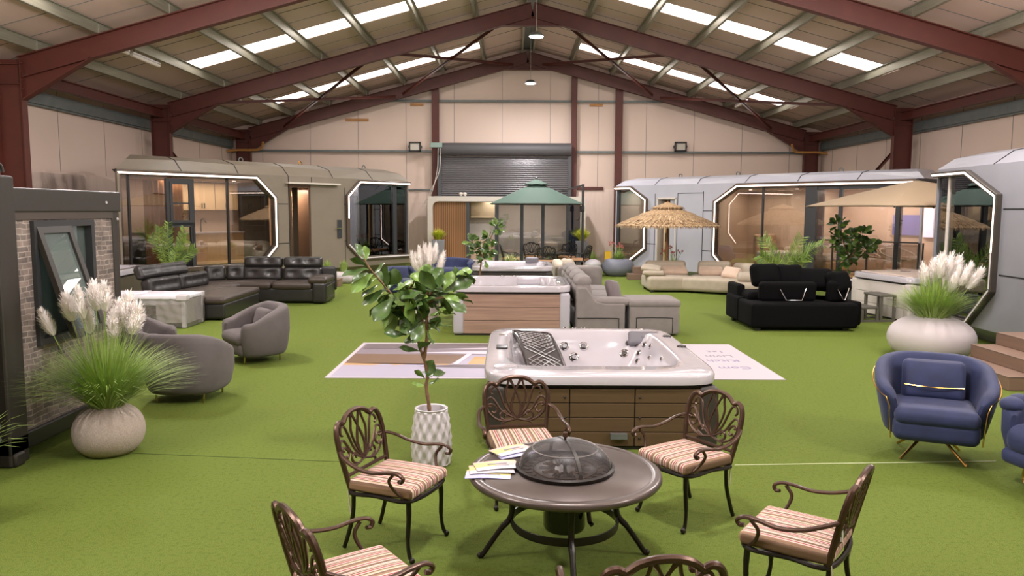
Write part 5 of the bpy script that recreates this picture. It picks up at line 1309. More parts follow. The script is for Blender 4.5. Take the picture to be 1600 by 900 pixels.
for k in range(4):
    MB().soft((1.34, 14.55 + k * 1.02, .72), (.26, 1.0, .5), .1, puff=(.05, 0, 0), seg=7, M=Matrix.Rotation(R(-12), 4, 'Y')).build('back_cushion', F, t)
    MB().soft((1.33, 14.55 + k * 1.02, .97), (.24, .98, .22), .1, puff=(.04, 0, 0), seg=6, M=Matrix.Rotation(R(-18), 4, 'Y')).build('headrest', F, t)
MB().soft((1.62, 18.25, .5), (1.05, .3, .96), .1, seg=5).build('far_arm', F, t)
t = thing('grey_ottoman', 'warm grey suede ottoman pushed against the grey corner sofa', 'ottoman', (2.62, 14.42, 0))
MB().soft((0, 0, .30), (.92, .92, .54), .04, seg=4).build('ottoman_base', F, t); MB().soft((0, 0, .60), (.96, .96, .13), .055, puff=(0, 0, .015), seg=5).build('ottoman_cushion', F, t)
MB().tube(catmull([(-.33, -.463, .06), (-.33, -.463, .30), (-.28, -.463, .34), (.28, -.463, .34), (.33, -.463, .3), (.33, -.463, .06)], 4), .007, 5).build('panel_piping', M['darkm'], t)
def pillow(label, loc, size, rot, m, group=None, cat='cushion'):
    b = MB().soft((0, 0, 0), size, min(size) * .49, puff=(0, 0, .03), seg=8)
    o = b.build('scatter_cushion', m); o.location = loc; o.rotation_euler = rot; return tag(o, label, cat, group)
pillow('dark grey square cushion leaning in the grey corner sofa', (1.95, 14.7, .76), (.42, .42, .12), (R(70), R(10), R(55)), fabric('cushion_grey', rgb(112, 102, 104)))
# cream small sofa behind it
t = thing('cream_sofa', 'cream boucle sofa behind the grey corner sofa, mostly hidden', 'sofa', (1.72, 21.3, 0)); F = M['creamf']
MB().soft((0, 0, .3), (1.1, 2.2, .4), .08, seg=4).build('seat_base', F, t); MB().soft((-.42, 0, .62), (.3, 2.1, .55), .12, seg=5).build('backrest', F, t)
MB().soft((0, -1.0, .5), (1.0, .22, .4), .09, seg=4).build('armrest', F, t); MB().soft((.05, 1.0, .5), (1.0, .22, .4), .09, seg=4).build('armrest', M['pinkf'], t)
for (y, s_) in ((-.6, .3), (-.1, .34), (.45, .3)): MB().soft((-.2, y, .72), (.2, .5, s_ + .14), .09, puff=(.05, 0, 0), seg=5, M=Matrix.Rotation(R(-15), 4, 'Y')).build('back_cushion', F, t)
pillow('round cream cushion at the end of the cream boucle sofa', (1.5, 20.35, .84), (.36, .36, .3), (0, 0, 0), M['creamf'])

# cream sectional, right
t = thing('cream_sectional', 'large cream leather sectional sofa before the white cabin', 'sofa', (0, 0, 0)); F = M['creamf']
def blk(nm, x, y, z, w, d, h, a=0, r=.06, m=F, puff=(0, 0, 0), tilt=0, seg=5, tufts=()): return MB().soft((x, y, z), (w, d, h), r, puff=puff, seg=seg, tufts=tufts, M=Matrix.Rotation(R(a), 4, 'Z') @ Matrix.Rotation(R(tilt), 4, 'X')).build(nm, m, t)
blk('seat_module', 4.5, 22.15, .25, 1.32, 1.3, .38, 0, .09, puff=(0, 0, .02)); blk('seat_module', 5.75, 21.75, .25, 1.5, 1.4, .38, -28, .09, puff=(0, 0, .02)); blk('seat_module', 6.55, 20.35, .25, 1.5, 1.7, .38, -14, .09, puff=(0, 0, .02))
blk('backrest', 4.55, 22.75, .60, 1.2, .26, .46, 0, .1, tilt=-8, puff=(0, .03, 0)); blk('backrest', 5.95, 22.55, .60, .95, .26, .46, -18, .1, tilt=-8, puff=(0, .03, 0))
for (x, y, a) in ((6.75, 22.1, -48), (7.1, 21.5, -65), (7.32, 20.9, -74)): blk('backrest', x, y, .58, .78, .32, .44, a, .13, tilt=-8, puff=(0, .03, 0))
for (x, y) in ((3.95, 21.6), (5.1, 21.6), (3.95, 22.7), (5.95, 19.7)): MB().box(x - .04, x + .04, y - .04, y + .04, 0, .07).build('foot', M['black'], t)
g_ = 'cushions on the cream sectional'
pillow('cream square cushion at the left end of the sectional, lower of its stack', (4.05, 21.95, .53), (.62, .5, .12), (0, 0, R(-10)), F, g_)
pillow('cream square cushion at the left end of the sectional, topmost of its stack', (4.0, 22.0, .65), (.58, .48, .12), (R(8), R(6), R(-14)), F, g_)
pillow('blush cushion lying against the left backrest of the sectional', (4.75, 22.4, .56), (.75, .36, .15), (R(28), 0, R(2)), M['pinkf'], g_)
pillow('blush cushion lying against the middle backrest of the sectional', (5.75, 22.15, .56), (.7, .36, .15), (R(28), 0, R(-12)), M['pinkf'], g_)
pillow('small blush cushion propped in the corner of the sectional', (6.1, 21.3, .58), (.5, .4, .14), (R(38), R(5), R(-35)), M['pinkf'], g_)
pillow('long cream cushion nearest the black sofa on the sectional', (6.4, 20.1, .56), (.95, .45, .2), (R(8), 0, R(-14)), F, g_)

# black sofa from behind
t = thing('black_sofa', 'black chenille adjustable sofa seen from behind, before the cream sectional', 'sofa', (0, 0, 0)); F = M['blackf']
MB().soft((5.62, 15.35, .30), (2.05, 1.55, .48), .06, seg=4).build('sofa_base', F, t); MB().soft((6.35, 15.5, .30), (.72, 1.3, .48), .06, seg=3, M=Matrix.Rotation(R(20), 4, 'Z')).build('end_module', F, t)
MB().soft((4.85, 15.9, .32), (.55, .9, .5), .06, seg=3).build('left_module', F, t)
blk('seat_cushion', 4.98, 15.55, .60, .55, .7, .16, 0, .07, F, (0, 0, .03)); blk('left_arm', 4.72, 16.1, .62, .16, .8, .36, 0, .06, F)
blk('folding_back', 5.42, 15.05, .73, 1.12, .18, .38, 0, .07, F, tilt=6)
blk('folding_back', 6.45, 15.15, .73, .5, .18, .42, 24, .07, F, tilt=6)
for (x, y, z, w, a, tl) in ((5.15, 15.6, 1.0, .6, 12, -20), (5.65, 15.65, .98, .55, -8, -18), (6.1, 15.5, .92, .72, -18, -22), (6.5, 15.25, .88, .5, 30, -20)):
    blk('back_cushion', x, y, z, w, .22, .48, a, .1, F, (0, .09, 0), tl, 11, [(0, 0), (-.3, .4), (.35, .3)])
for (x0_, x1_, y_) in ((5.3, 5.75, 14.93), (6.45, 6.62, 15.0)): MB().tube([(x0_ - .06, y_, .78), (x0_ + .06, y_ - .02, .565), (x1_ - .08, y_ - .02, .565), (x1_, y_, .80)], .01, 6).build('ratchet_bracket', M['chrome'], t)
for (x, y) in ((4.75, 14.72), (6.45, 14.75), (6.75, 15.3), (4.7, 16.1)): MB().box(x - .05, x + .05, y - .05, y + .05, 0, .07).build('foot', M['black'], t)

# wooden steps by the near grey cabin
t = thing('wooden_steps', 'brown composite steps leading to the grey cabin on the right', 'steps', (6.42, 9.75, 0))
for k in range(3):
    MB().box(.36 * k, 1.35, 0, 1.45, .18 * k + .002, .18 * k + .18).build('step_block', M['wood_step'], t, smooth=False, bevel=.006)
    b = MB().box(.36 * k - .004, 1.35, -.004, 1.454, .18 * k + .17, .18 * k + .174); b.build('shadow_joint', M['darkm'], t, smooth=False)
t = thing('low_step', 'small brown step block beside the white boat planter', 'steps', P(524, 440, 22.7) * 1, 0); t.location.z = 0
MB().box(-.28, .1, 0, .5, 0, .22).build('step_block', M['wood_step'], t, bevel=.01); MB().box(-.29, .11, -.01, .51, .2, .225).build('tread_board', M['wood_step'], t)
for (px, y, lb) in ((995, 25.6, 'nearest the cream sectional'), (1022, 24.6, 'by the white cabin door')):
    t = thing('cabin_step', 'brown step block ' + lb, 'steps', (P(px, 400, y).x, y, 0)); MB().box(-.3, .3, -.2, .2, 0, .2).build('step_block', M['wood_step'], t, bevel=.01); MB().box(-.1, .3, .0, .3, .2, .42).build('upper_block', M['wood_step'], t, bevel=.01)
# pouf
t = thing('pouf', 'round white pouf on a dark square plinth near the green parasol', 'pouf', (P(929, 400, 27).x, 27, 0)); MB().soft((0, 0, .12), (.5, .5, .22), .02, seg=2).build('plinth', mat('walnut', rgb(84, 66, 54), .5), t)
MB().ball((-.05, 0, .40), (.30, .30, .19), 24, 14).build('cushion_body', M['white'], t)
# wet floor sign
t = thing('wet_floor_sign', 'yellow folding wet floor sign behind the grey bowl planter', 'sign', (P(950, 400, 28.4).x, 28.4, 0)); ym = mat('safety_yellow', rgb(226, 180, 20), .4)
b = MB().prism([(-.15, 0), (.15, 0), (.11, .8), (-.11, .8)], 'y', -.01, .01); o = b.build('front_board', ym, t); o.rotation_euler = (R(-9), 0, 0); o.location = (0, -.12, 0)
b = MB().prism([(-.15, 0), (.15, 0), (.11, .8), (-.11, .8)], 'y', -.01, .01); o = b.build('rear_board', ym, t); o.rotation_euler = (R(9), 0, 0); o.location = (0, .12, 0)
b = MB().beam((-.07, -.1, .30), (.07, -.1, .30), .012, .02).beam((-.07, -.1, .3), (0, -.08, .46), .012, .02).beam((.07, -.1, .3), (0, -.08, .46), .012, .02).beam((-.02, -.095, .33), (.02, -.09, .42), .012, .02); b.build('warning_mark', M['black'], t)
# parasols
def canopy(mb, n, r, z0, z1, r0=.02, sag=.12, rot=0, th=.015):
    def pt(i, v, dz=0):
        a0 = 2 * PI * (i // 4) / n + rot; a1 = 2 * PI * (i // 4 + 1) / n + rot; f = (i % 4) / 4
        x = (math.cos(a0) * (1 - f) + math.cos(a1) * f); y = (math.sin(a0) * (1 - f) + math.sin(a1) * f)
        rr = r0 + (r - r0) * v; z = z1 + (z0 - z1) * (v ** 1.12) - sag * math.sin(v * PI) * .0 + sag * math.sin(f * PI) * v * .15
        return (x * rr, y * rr, z + dz)
    N_ = n * 4; K = 8
    for dz in (0, -th):
        vs = [pt(i, k / K, dz) for k in range(K + 1) for i in range(N_)]
        mb.add(vs, [(k * N_ + i, k * N_ + (i + 1) % N_, (k + 1) * N_ + (i + 1) % N_, (k + 1) * N_ + i) for k in range(K) for i in range(N_)])
    return mb
yg = 28.1; cx = P(838, 300, yg).x; ex = P(911, 300, yg).x; zt = P(838, 280, yg).z
t = thing('cantilever_parasol', 'green two-tier cantilever parasol on a dark post before the cream cabin', 'parasol', (cx, yg, 0)); gfab = mat('green_canopy', rgb(74, 98, 86), .8)
canopy(MB(), 8, 1.78, 2.52, zt - .14, rot=PI / 8).build('canopy', gfab, t, angle=25); canopy(MB(), 8, .46, zt - .2, zt, rot=PI / 8).build('vent_tier', gfab, t, angle=25)
b = MB()
for k in range(8):
    a = 2 * PI * k / 8 + PI / 8; b.beam((0, 0, zt - .2), (1.74 * math.cos(a), 1.74 * math.sin(a), 2.5), .025, .02)
b.build('ribs', M['black'], t)
b = MB(); o_ = [(1.78 * math.cos(2 * PI * k / 8 + PI / 8), 1.78 * math.sin(2 * PI * k / 8 + PI / 8), 2.515) for k in range(8)]; b.tube(o_, .02, 6, True); b.build('canopy_hem', M['char'], t)
dx = ex - cx; zp = P(911, 288, yg).z
MB().box(dx - .045, dx + .045, -.045, .045, 0, zp).build('post', M['black'], t, smooth=False); MB().beam((dx, 0, zp - .03), (dx - 1.0, 0, zp - .32), .05, .06).beam((dx - 1.0, 0, zp - .32), (0, 0, zt - .02), .04, .05).build('arm', M['black'], t)
MB().box(dx - .45, dx + .45, -.45, .45, 0, .06).build('base_plate', M['black'], t); MB().soft((dx - .02, 0, 2.35), (.16, .14, .22), .03, seg=2).build('crank_box', M['black'], t)
MB().ball((0, 0, zt + .03), .05).build('finial', M['galvd'], t)
# beige square
t = thing('cantilever_parasol', 'beige square cantilever parasol over the pale hot tub, cut by the grey cabin', 'parasol', (9.15, 17.5, 0), R(0)); bf = mat('beige_canopy', rgb(164, 144, 118), .8)
canopy(MB(), 4, 2.45, 2.42, 3.0, rot=PI / 4 + R(8), sag=.1).build('canopy', bf, t, angle=25)
b = MB()
for k in range(4): a = PI / 4 + R(8) + k * PI / 2; b.beam((0, 0, 2.85), (2.4 * math.cos(a), 2.4 * math.sin(a), 2.39), .03, .025)
b.build('ribs', M['black'], t); MB().tube([(0, 0, 2.7), (0, 0, 3.03)], .04, 8).build('hub', M['black'], t)
MB().box(1.86, 1.95, .5, .59, 0, 3.0).build('post', M['black'], t, smooth=False); MB().beam((1.9, .54, 2.98), (0, 0, 3.02), .05, .06).build('arm', M['black'], t); MB().box(1.5, 2.3, .15, .95, 0, .06).build('base_plate', M['black'], t)
# thatched
ty = 22.95 + .25; tx = P(1043, 350, ty).x
t = thing('thatched_parasol', 'thatched straw parasol on a wooden pole behind the cream sectional', 'parasol', (tx, ty, 0)); z_e, z_t = P(1043, 352, ty).z, P(1043, 317, ty).z
sm = mat('straw', rgb(158, 130, 96), .9, noise=.5, scale=22, stretch=(1, 1, .2), bump=.6, bscale=50)
rnd = random.Random(5); b = MB(); rr = 1.44
prf = [(.02, z_t - .05), (.35, z_t - .14), (.38, z_t - .18), (.8, z_t - .33), (.82, z_t - .36), (1.15, z_t - .48), (1.17, z_t - .51), (rr, z_e + .05), (rr - .03, z_e - .02), (.9, z_e + .05), (.02, z_t - .3)]
b.lathe(prf, 60, cap=False, mod=lambda i, j, a, r_, z: r_ * (1 + .02 * math.sin(a * 23 + i)))
def straws(b, r0, r1, z0, z1, n, L_, m=.02):
    for k in range(n):
        a = rnd.uniform(0, 2 * PI); f = rnd.random(); r_ = r0 + (r1 - r0) * f; z = z0 + (z1 - z0) * f; d = Vector((math.cos(a), math.sin(a), 0)); s_ = Vector((-d.y, d.x, 0)) * m * .5
        l_ = L_ * rnd.uniform(.6, 1.1); sl = (z1 - z0) / (r1 - r0) if r1 != r0 else -1
        p0 = d * r_ + Vector((0, 0, z + .012)); p1 = p0 + (d + Vector((0, 0, sl))).normalized() * l_ * .6 + s_ * rnd.uniform(-3, 3); p2 = p1 + Vector((d.x * .25, d.y * .25, -.8)) * l_ * .45
        b.add([p0 - s_, p0 + s_, p1 + s_, p1 - s_, p2], [(0, 1, 2, 3), (3, 2, 4)], rnd.choice((0, 0, 1, 2)))
straws(b, .1, rr - .1, z_t - .07, z_e + .1, 2600, .28); straws(b, rr - .1, rr, z_e + .07, z_e + .03, 1800, .24)
SM = [sm, mat('straw_dark', rgb(120, 92, 62), .9, noise=.4, scale=30), mat('straw_pale', rgb(190, 166, 130), .9, noise=.3, scale=30)]
b.build('straw_thatch', SM, t)
b = MB(); b.lathe([(.02, z_t + .02), (.2, z_t - .04), (.46, z_t - .13), (.44, z_t - .18), (.02, z_t - .12)], 40, cap=False); straws(b, .03, .42, z_t, z_t - .14, 700, .2, .018); b.build('top_thatch', SM, t)
MB().tube([(0, 0, 0), (0, 0, z_t + .05)], .03, 10).build('wooden_pole', mat('pole_wood', rgb(140, 90, 58), .6), t)
b = MB()
for k in range(8): a = 2 * PI * k / 8; b.beam((0, 0, z_t - .2), (1.3 * math.cos(a), 1.3 * math.sin(a), z_e + .04), .02, .02)
b.build('ribs', mat('rib_wood', rgb(150, 104, 66), .6), t); MB().cyl((0, 0), .28, 0, .07, 24).build('base_plate', M['galvd'], t)
# bistro set far away
bc = make_chair('bistro_chair', 'black scroll-back bistro chair seen from behind, in front of the cream cabin doors', mat('peach_cushion', rgb(206, 158, 122), .8), M['black'], M['black'], 'black bistro chairs under the green parasol')
def sc(o, s_): o.scale = (s_, s_, s_); return o
bc.location = (P(853, 400, 26.9).x, 26.9, 0); bc.rotation_euler = (0, 0, R(180)); sc(bc, 1.16)
for (px, y, a, lb) in ((833, 29.1, 10, 'black scroll-back bistro chair facing the camera, before the middle glass door'), (906, 27.6, -118, 'black scroll-back bistro chair beside the green parasol post'), (797, 28.0, 95, 'black scroll-back bistro chair leftmost of the bistro set'), (884, 28.9, -30, 'black scroll-back bistro chair on the far side of the bistro table')):
    sc(dup(bc, (P(px, 400, y).x, y, 0), R(a), lb), 1.16)
t = thing('bistro_table', 'dark round bistro table among the black chairs', 'table', (P(868, 400, 28).x, 28, 0)); MB().lathe([(.02, .76), (.5, .76), (.5, .73), (.02, .73)], 36).build('tabletop', M['char'], t)
for k in range(4): a = PI / 4 + k * PI / 2; MB().tube(catmull([(.1 * math.cos(a), .1 * math.sin(a), .73), (.14 * math.cos(a), .14 * math.sin(a), .4), (.4 * math.cos(a), .4 * math.sin(a), .01)], 4), .018, 7).build('leg', M['black'], t)
# rattan chairs on the balcony
def rattan(label, px, yo, a):
    u = pod2.u(px, 400, yo)[0]; p = pod2.A + pod2.x * u + pod2.n * yo
    t = thing('rattan_chair', label, 'chair', (p.x, p.y, RB + .02), R(a), 'rattan balcony chairs'); rm = mat('rattan', rgb(222, 206, 186), .6); t.scale = (1.18, 1.18, 1.18)
    b = MB(); o_ = [(.42 * math.sin(q), .38 * math.cos(q) - .0, .72 - .26 * (1 - (math.cos(q) + 1) / 2) ** 1.0) for q in [2 * PI * k / 28 for k in range(28)]]; b.tube(o_, .018, 6, True)
    for k in range(26):
        if True:
            q = 2 * PI * k / 26; b.tube(catmull([(.42 * math.sin(q), .38 * math.cos(q), .72 - .26 * (1 - (math.cos(q) + 1) / 2)), (.36 * math.sin(q), .32 * math.cos(q), .46 - .04 * (1 - math.cos(q)))], 1), .009, 5)
    b.build('woven_back', rm, t); b = MB(); o_ = [(.3 * math.sin(2 * PI * k / 24), .3 * math.cos(2 * PI * k / 24), .42) for k in range(24)]; b.tube(o_, .016, 6, True); b.lathe([(.3, .415), (.01, .415)], 24); b.build('seat', rm, t)
    for (x, y) in ((-.22, -.22), (.22, -.22), (-.22, .22), (.22, .22)): MB().tube([(x, y, .42), (x * 1.35, y * 1.35, 0)], .016, 7).build('leg', rm, t)
    return t
rattan('round woven rattan chair on the balcony, right one beside the post', 1403, 1.1, 10); rattan('woven rattan chair on the balcony behind the small tree', 1350, 1.2, 50)
# ---------------------------------------------------------------- plants
def leaf(b, base, tip, wd, rnd, mi=0, curl=.12, seg=6, shape=None):
    base = Vector(base); tip = Vector(tip); d = tip - base; L_ = d.length
    if L_ < 1e-4: return
    d.normalize(); up = Vector((rnd.uniform(-.6, .6), rnd.uniform(-1, .2), rnd.uniform(.3, 1.2))); s_ = d.cross(up)
    if s_.length < .1: s_ = d.cross(Vector((1, 0, 0)))
    s_.normalize(); n = s_.cross(d).normalized()
    W = shape or [.05, .32, .62, .88, 1.0, .82, .12]
    vs = []
    for i, w in enumerate(W):
        t_ = i / (len(W) - 1); c = base + d * L_ * t_ - n * curl * L_ * (t_ ** 2) + n * .05 * L_ * math.sin(t_ * 9)
        ww = wd / 2 * w; vs += [c - s_ * ww + n * ww * .28, c - s_ * ww * .5 + n * ww * .04, c, c + s_ * ww * .5 + n * ww * .04, c + s_ * ww + n * ww * .28]
    fs = [(i * 5 + k, i * 5 + k + 1, (i + 1) * 5 + k + 1, (i + 1) * 5 + k) for i in range(len(W) - 1) for k in range(4)]
    b.add(vs, fs, mi)
def clump(b, c, n, h, spread, rnd, w=.012, droop=.5, lean=None, z0=0, r0=.08, mi=None, clipx=None, nm=2):
    for k in range(n):
        a = rnd.uniform(0, 2 * PI); f = rnd.random() ** .7; L_ = h * rnd.uniform(.6, 1.12) * (1 - .22 * f)
        d = Vector((math.cos(a), math.sin(a), 0)); p0 = Vector(c) + d * r0 * rnd.random(); p0.z = z0 + c[2]
        out = spread * f; s_ = Vector((-d.y, d.x, 0)) * w / 2; pts = []
        for i in range(6):
            t_ = i / 5; q = p0 + d * out * (t_ ** 1.25) + Vector((0, 0, L_ * (t_ - droop * f * t_ ** 2.6))); pts.append(q)
        if clipx is not None:
            for p in pts: p.x = max(p.x, clipx + .04 * rnd.random())
        vs = []
        for i, p in enumerate(pts): q = s_ * (1 - (i / 5) ** 2 * .9); vs += [p - q, p + q]
        b.add(vs, [(2 * i, 2 * i + 1, 2 * i + 3, 2 * i + 2) for i in range(5)], rnd.randrange(nm) if mi is None else mi)
def plume(t, base, top, rnd, r=.055, L_=.24, name='plume'):
    base = Vector(base); top = Vector(top); b = MB(); b.tube([tuple(base), tuple(top - (top - base).normalized() * L_ * .8)], .005, 5); b.build('plume_stem', M['blade'], t)
    d = (top - base).normalized(); x = d.cross(Vector((0, 1, 0))).normalized(); y = d.cross(x); b = MB()
    K = [(0, .15), (.12, .55), (.3, .85), (.55, .95), (.75, .8), (.9, .5), (1, .1)]
    b.tube([tuple(top - d * L_ * (1 - k)) for k, _ in K], [r * .62 * q for _, q in K], 10)
    for k in range(420):
        f = rnd.random(); a = rnd.uniform(0, 2 * PI); o = x * math.cos(a) + y * math.sin(a); rr = r * (.35 + .6 * math.sin(min(1, f + .12) * PI) ** .6)
        p0 = top - d * L_ * (1 - f) + o * rr * .45; p1 = p0 + o * rr * .55 + d * r * rnd.uniform(.3, 1.1); s_ = o.cross(d) * .0032
        p2 = p1 + o * rr * .25 + d * r * rnd.uniform(-.1, .3)
        b.add([p0 - s_, p0 + s_, p1 + s_, p1 - s_, p2], [(0, 1, 2, 3), (3, 2, 4)])
    b.build(name, M['plume'], t)
def grassmats(): return [M['blade'], mat('blade_pale', rgb(150, 176, 86), .5, noise=.2, scale=8)]
GM = grassmats()
def pampas(name, label, loc, potf, z0, n, h, spread, plumes, yy, r=.055, L_=.24, clipx=None, seed=1, r0=.1, w=.009):
    t = thing(name, label, 'potted plant', loc); potf(t); rnd = random.Random(seed); b = MB()
    clump(b, (0, 0, 0), n, h, spread, rnd, w, .42, z0=z0, r0=r0, clipx=clipx); o = b.build('grass_foliage', GM, t); o['kind'] = 'stuff'
    for i, (px, py) in enumerate(plumes):
        q = P(px, py, yy + rnd.uniform(-.12, .12)) - Vector(loc); base = Vector((q.x * .25, q.y * .3, z0)); plume(t, base, q + Vector((0, 0, .02)), rnd, r * rnd.uniform(.9, 1.15), L_ * rnd.uniform(.9, 1.15))
    return t
M['concrete'] = mat('speckled_concrete', rgb(172, 158, 148), .8, noise=.14, scale=60, bump=.3, bscale=90)
M['whitepot'] = mat('matt_white_pot', rgb(196, 188, 190), .6)
def ball_pot(m, r, h, n=40, rim=.5, sx=1.0):
    def f(t):
        pts = [(r * .45, 0.0), (r * .62, .012)]
        for i in range(1, 14):
            a = -PI / 2 * .72 + (PI * .86) * i / 14; pts.append((r * math.cos(a) ** .75 if math.cos(a) > 0 else r * .3, h * .46 + h * .54 * math.sin(a)))
        zt_ = pts[-1][1]; rt = pts[-1][0]; pts += [(rt - .02, zt_ + .008), (rt - .05, zt_ - .01), (rt - .05, zt_ - .08), (.01, zt_ - .08)]
        MB().lathe(pts, n).build('pot', m, t, angle=60); MB().lathe([(rt - .05, zt_ - .07), (.01, zt_ - .06)], 20).build('soil', M['soil'], t); t['zt'] = zt_
    return f
lp_ = (-3.80, 7.08, 0)
pampas('pampas_planter', 'white pampas plumes and long grass in a round concrete pot by the stone clad cabin', lp_, ball_pot(M['concrete'], .315, .47), .38, 1700, .92, .82,
       [(66, 492), (104, 470), (122, 458), (134, 480), (147, 452), (163, 452), (180, 493), (200, 470), (214, 486), (185, 480)], 7.05, .074, .24, clipx=-.58, seed=3, r0=.10)
pampas('pampas_planter', 'white pampas plumes and grass in a large smooth white egg pot, right foreground', (6.68, 12.1, 0), ball_pot(M['whitepot'], .64, .66, 56), .55, 1300, .82, .62,
       [(1443, 418), (1460, 412), (1472, 404), (1486, 404), (1499, 406), (1497, 424), (1516, 417), (1531, 426)], 12.1, .10, .34, seed=4, r0=.2, w=.014)
def pale_pot(t): MB().lathe([(.16, 0), (.22, .05), (.26, .3), (.25, .58), (.23, .6), (.22, .55), (.01, .54)], 28).build('pot', M['whitepot'], t)
pampas('pampas_planter', 'white pampas plumes and spiky grass behind the front tree', (-1.75, 15.6, 0), pale_pot, .54, 500, .75, .55, [(644, 398), (655, 390), (664, 386), (672, 388), (681, 386), (693, 398), (660, 396), (650, 400)], 15.6, .09, .38, seed=5, w=.016)

def tree(name, label, loc, pot, branches, leaves, rnd, wd=.6, extra=(), lm=('green', 'leafl'), dy=.18, tr=.014, cat='potted plant', lsz=.17):
    t = thing(name, label, cat, loc); pot(t); L0 = Vector(loc); b = MB()
    y = loc[1]
    bp = []
    for br in branches:
        pts = catmull([P(px, py, y + (q[0] if q else 0)) - L0 for (px, py, *q) in br], 5); bp.append(pts)
        k = len(pts); b.tube(pts, [tr * (1.25 - .85 * i / k) * (1 + .15 * math.sin(i * 1.9)) for i in range(k)], 8)
    b.build('trunk', M['bark'], t)
    b = MB(); pet = MB()
    for (x0, y0, x1, y1, *w) in leaves:
        o = rnd.uniform(-dy, dy); a = P(x0, y0, y + o * .4) - L0; c = P(x1, y1, y + o) - L0
        leaf(b, a, c, (c - a).length * (w[0] if w else wd) , rnd, 1 if rnd.random() < .2 else 0)
    for (cx_, cy_, r_, n) in extra:
        for k in range(n):
            a_ = rnd.uniform(0, 2 * PI); q = rnd.random() ** .6 * r_; o = rnd.uniform(-1, 1) * r_ / FPX * y; a = P(cx_ + q * math.cos(a_) * .5, cy_ + q * math.sin(a_) * .5, y + o * .6) - L0
            dr = Vector((math.cos(a_), rnd.uniform(-.8, .8), -math.sin(a_) * .8 + .25)).normalized(); leaf(b, a, a + dr * lsz * rnd.uniform(.7, 1.2), lsz * wd * rnd.uniform(.85, 1.15), rnd, 1 if rnd.random() < .3 else 0)
    b.build('foliage', [M[k] for k in lm], t)
    return t
rnd = random.Random(11)
def diamond_pot(t):
    H = P(672, 637, 6.8).z
    def md(i, j, a, r_, z):
        if z < .015 or z > H - .02 or r_ < .12 or i > 58: return r_
        u = a * 12 / (2 * PI); v = z / .085; p_ = (abs((u + v * .5) % 1 - .5) + abs((u - v * .5) % 1 - .5)); return r_ + .026 * (abs(1 - p_)) - .012
    pr = [(.145, 0)]
    for k in range(57): z = .008 + (H - .02) * k / 56; q = k / 56; pr.append((.165 + .022 * math.sin(q * PI * .9 + .2) - .026 * q, z))
    pr += [(.150, H), (.140, H + .004), (.128, H - .004), (.122, H - .1), (.01, H - .1)]
    MB().lathe(pr, 168, mod=md).build('pot', M['white'], t, angle=25); MB().lathe([(.12, H - .085), (.01, H - .08)], 20).build('soil', M['soil'], t)
M['white'].node_tree.nodes['Principled BSDF'].inputs['Roughness'].default_value = .3
LV = [(569, 408, 557, 380), (571, 410, 570, 384), (574, 418, 547, 402), (577, 421, 534, 428, .4), (583, 428, 548, 456, .45), (590, 434, 560, 452, .5), (583, 432, 600, 409, .45), (596, 444, 563, 462, .5), (606, 452, 565, 474, .45), (610, 458, 575, 492, .6), (616, 466, 583, 500, .6), (622, 474, 597, 512, .6), (600, 446, 627, 424, .6), (611, 458, 643, 440, .6), (622, 472, 652, 452, .6),
      (628, 480, 600, 521, .5), (632, 486, 598, 478, .6), (640, 498, 612, 484, .6), (636, 524, 601, 519, .45), (645, 506, 637, 474, .6), (650, 505, 668, 476, .55), (655, 512, 632, 492, .6), (660, 500, 640, 460, .5), (664, 490, 652, 455, .55), (655, 530, 632, 532, .6), (650, 536, 634, 528, .9), (655, 548, 668, 532, .8), (656, 549, 624, 542, .3), (666, 520, 684, 500, .5), (664, 515, 678, 538, .5),
      (667, 478, 690, 462, .6), (670, 470, 706, 462, .55), (672, 465, 650, 440, .55), (676, 460, 664, 428, .6), (684, 455, 680, 424, .6), (690, 452, 712, 446, .7), (708, 456, 737, 430, .75), (709, 442, 713, 416, .6), (722, 424, 742, 442, .8), (712, 430, 738, 421, .6), (708, 463, 740, 472, .6), (699, 470, 728, 486, .5), (680, 489, 713, 489, .35), (676, 508, 710, 508, .35), (684, 470, 700, 440, .6), (676, 482, 696, 478, .5), (690, 462, 718, 470, .5),
      (668, 590, 675, 563, .8), (667, 588, 696, 580, .55), (668, 602, 685, 591, .4), (663, 604, 645, 598, .4), (664, 592, 648, 577, .4), (668, 596, 684, 574, .5), (664, 500, 664, 470, .6), (652, 500, 625, 470, .5), (645, 492, 620, 508, .6), (660, 480, 630, 478, .5)]
tree('fiddle_leaf_tree', 'tall glossy-leaved tree in a white diamond-textured pot behind the left armchair', (-.725, 6.80, 0), diamond_pot,
     [[(672, 655), (670, 632), (666, 605), (668, 585), (662, 560), (655, 540), (650, 515), (636, 492), (612, 460), (592, 436), (577, 418), (566, 398)], [(662, 560), (667, 530), (667, 490), (672, 460), (690, 448), (712, 432)], [(652, 518), (660, 498), (664, 478), (668, 452)], [(668, 470), (690, 466), (712, 464)], [(622, 474), (640, 452), (648, 438)]], LV, rnd, wd=.6, tr=.015, extra=[(668, 452, 26, 14), (640, 478, 24, 12), (690, 462, 24, 10), (664, 500, 16, 7), (606, 458, 18, 7), (625, 486, 16, 7), (580, 424, 12, 3)], lsz=.2)
M['leafl'].node_tree.nodes['Principled BSDF'].inputs['Roughness'].default_value = .35
def grey_pot(r_, h_, m=None):
    def f(t):
        MB().lathe([(r_ * .8, 0), (r_, h_ * .96), (r_ + .015, h_), (r_ - .03, h_), (r_ - .04, h_ - .06), (.01, h_ - .06)], 28).build('pot', m or mat('grey_pot', rgb(124, 128, 140), .6), t); MB().lathe([(r_ - .04, h_ - .05), (.01, h_ - .045)], 16).build('soil', M['soil'], t)
    return f
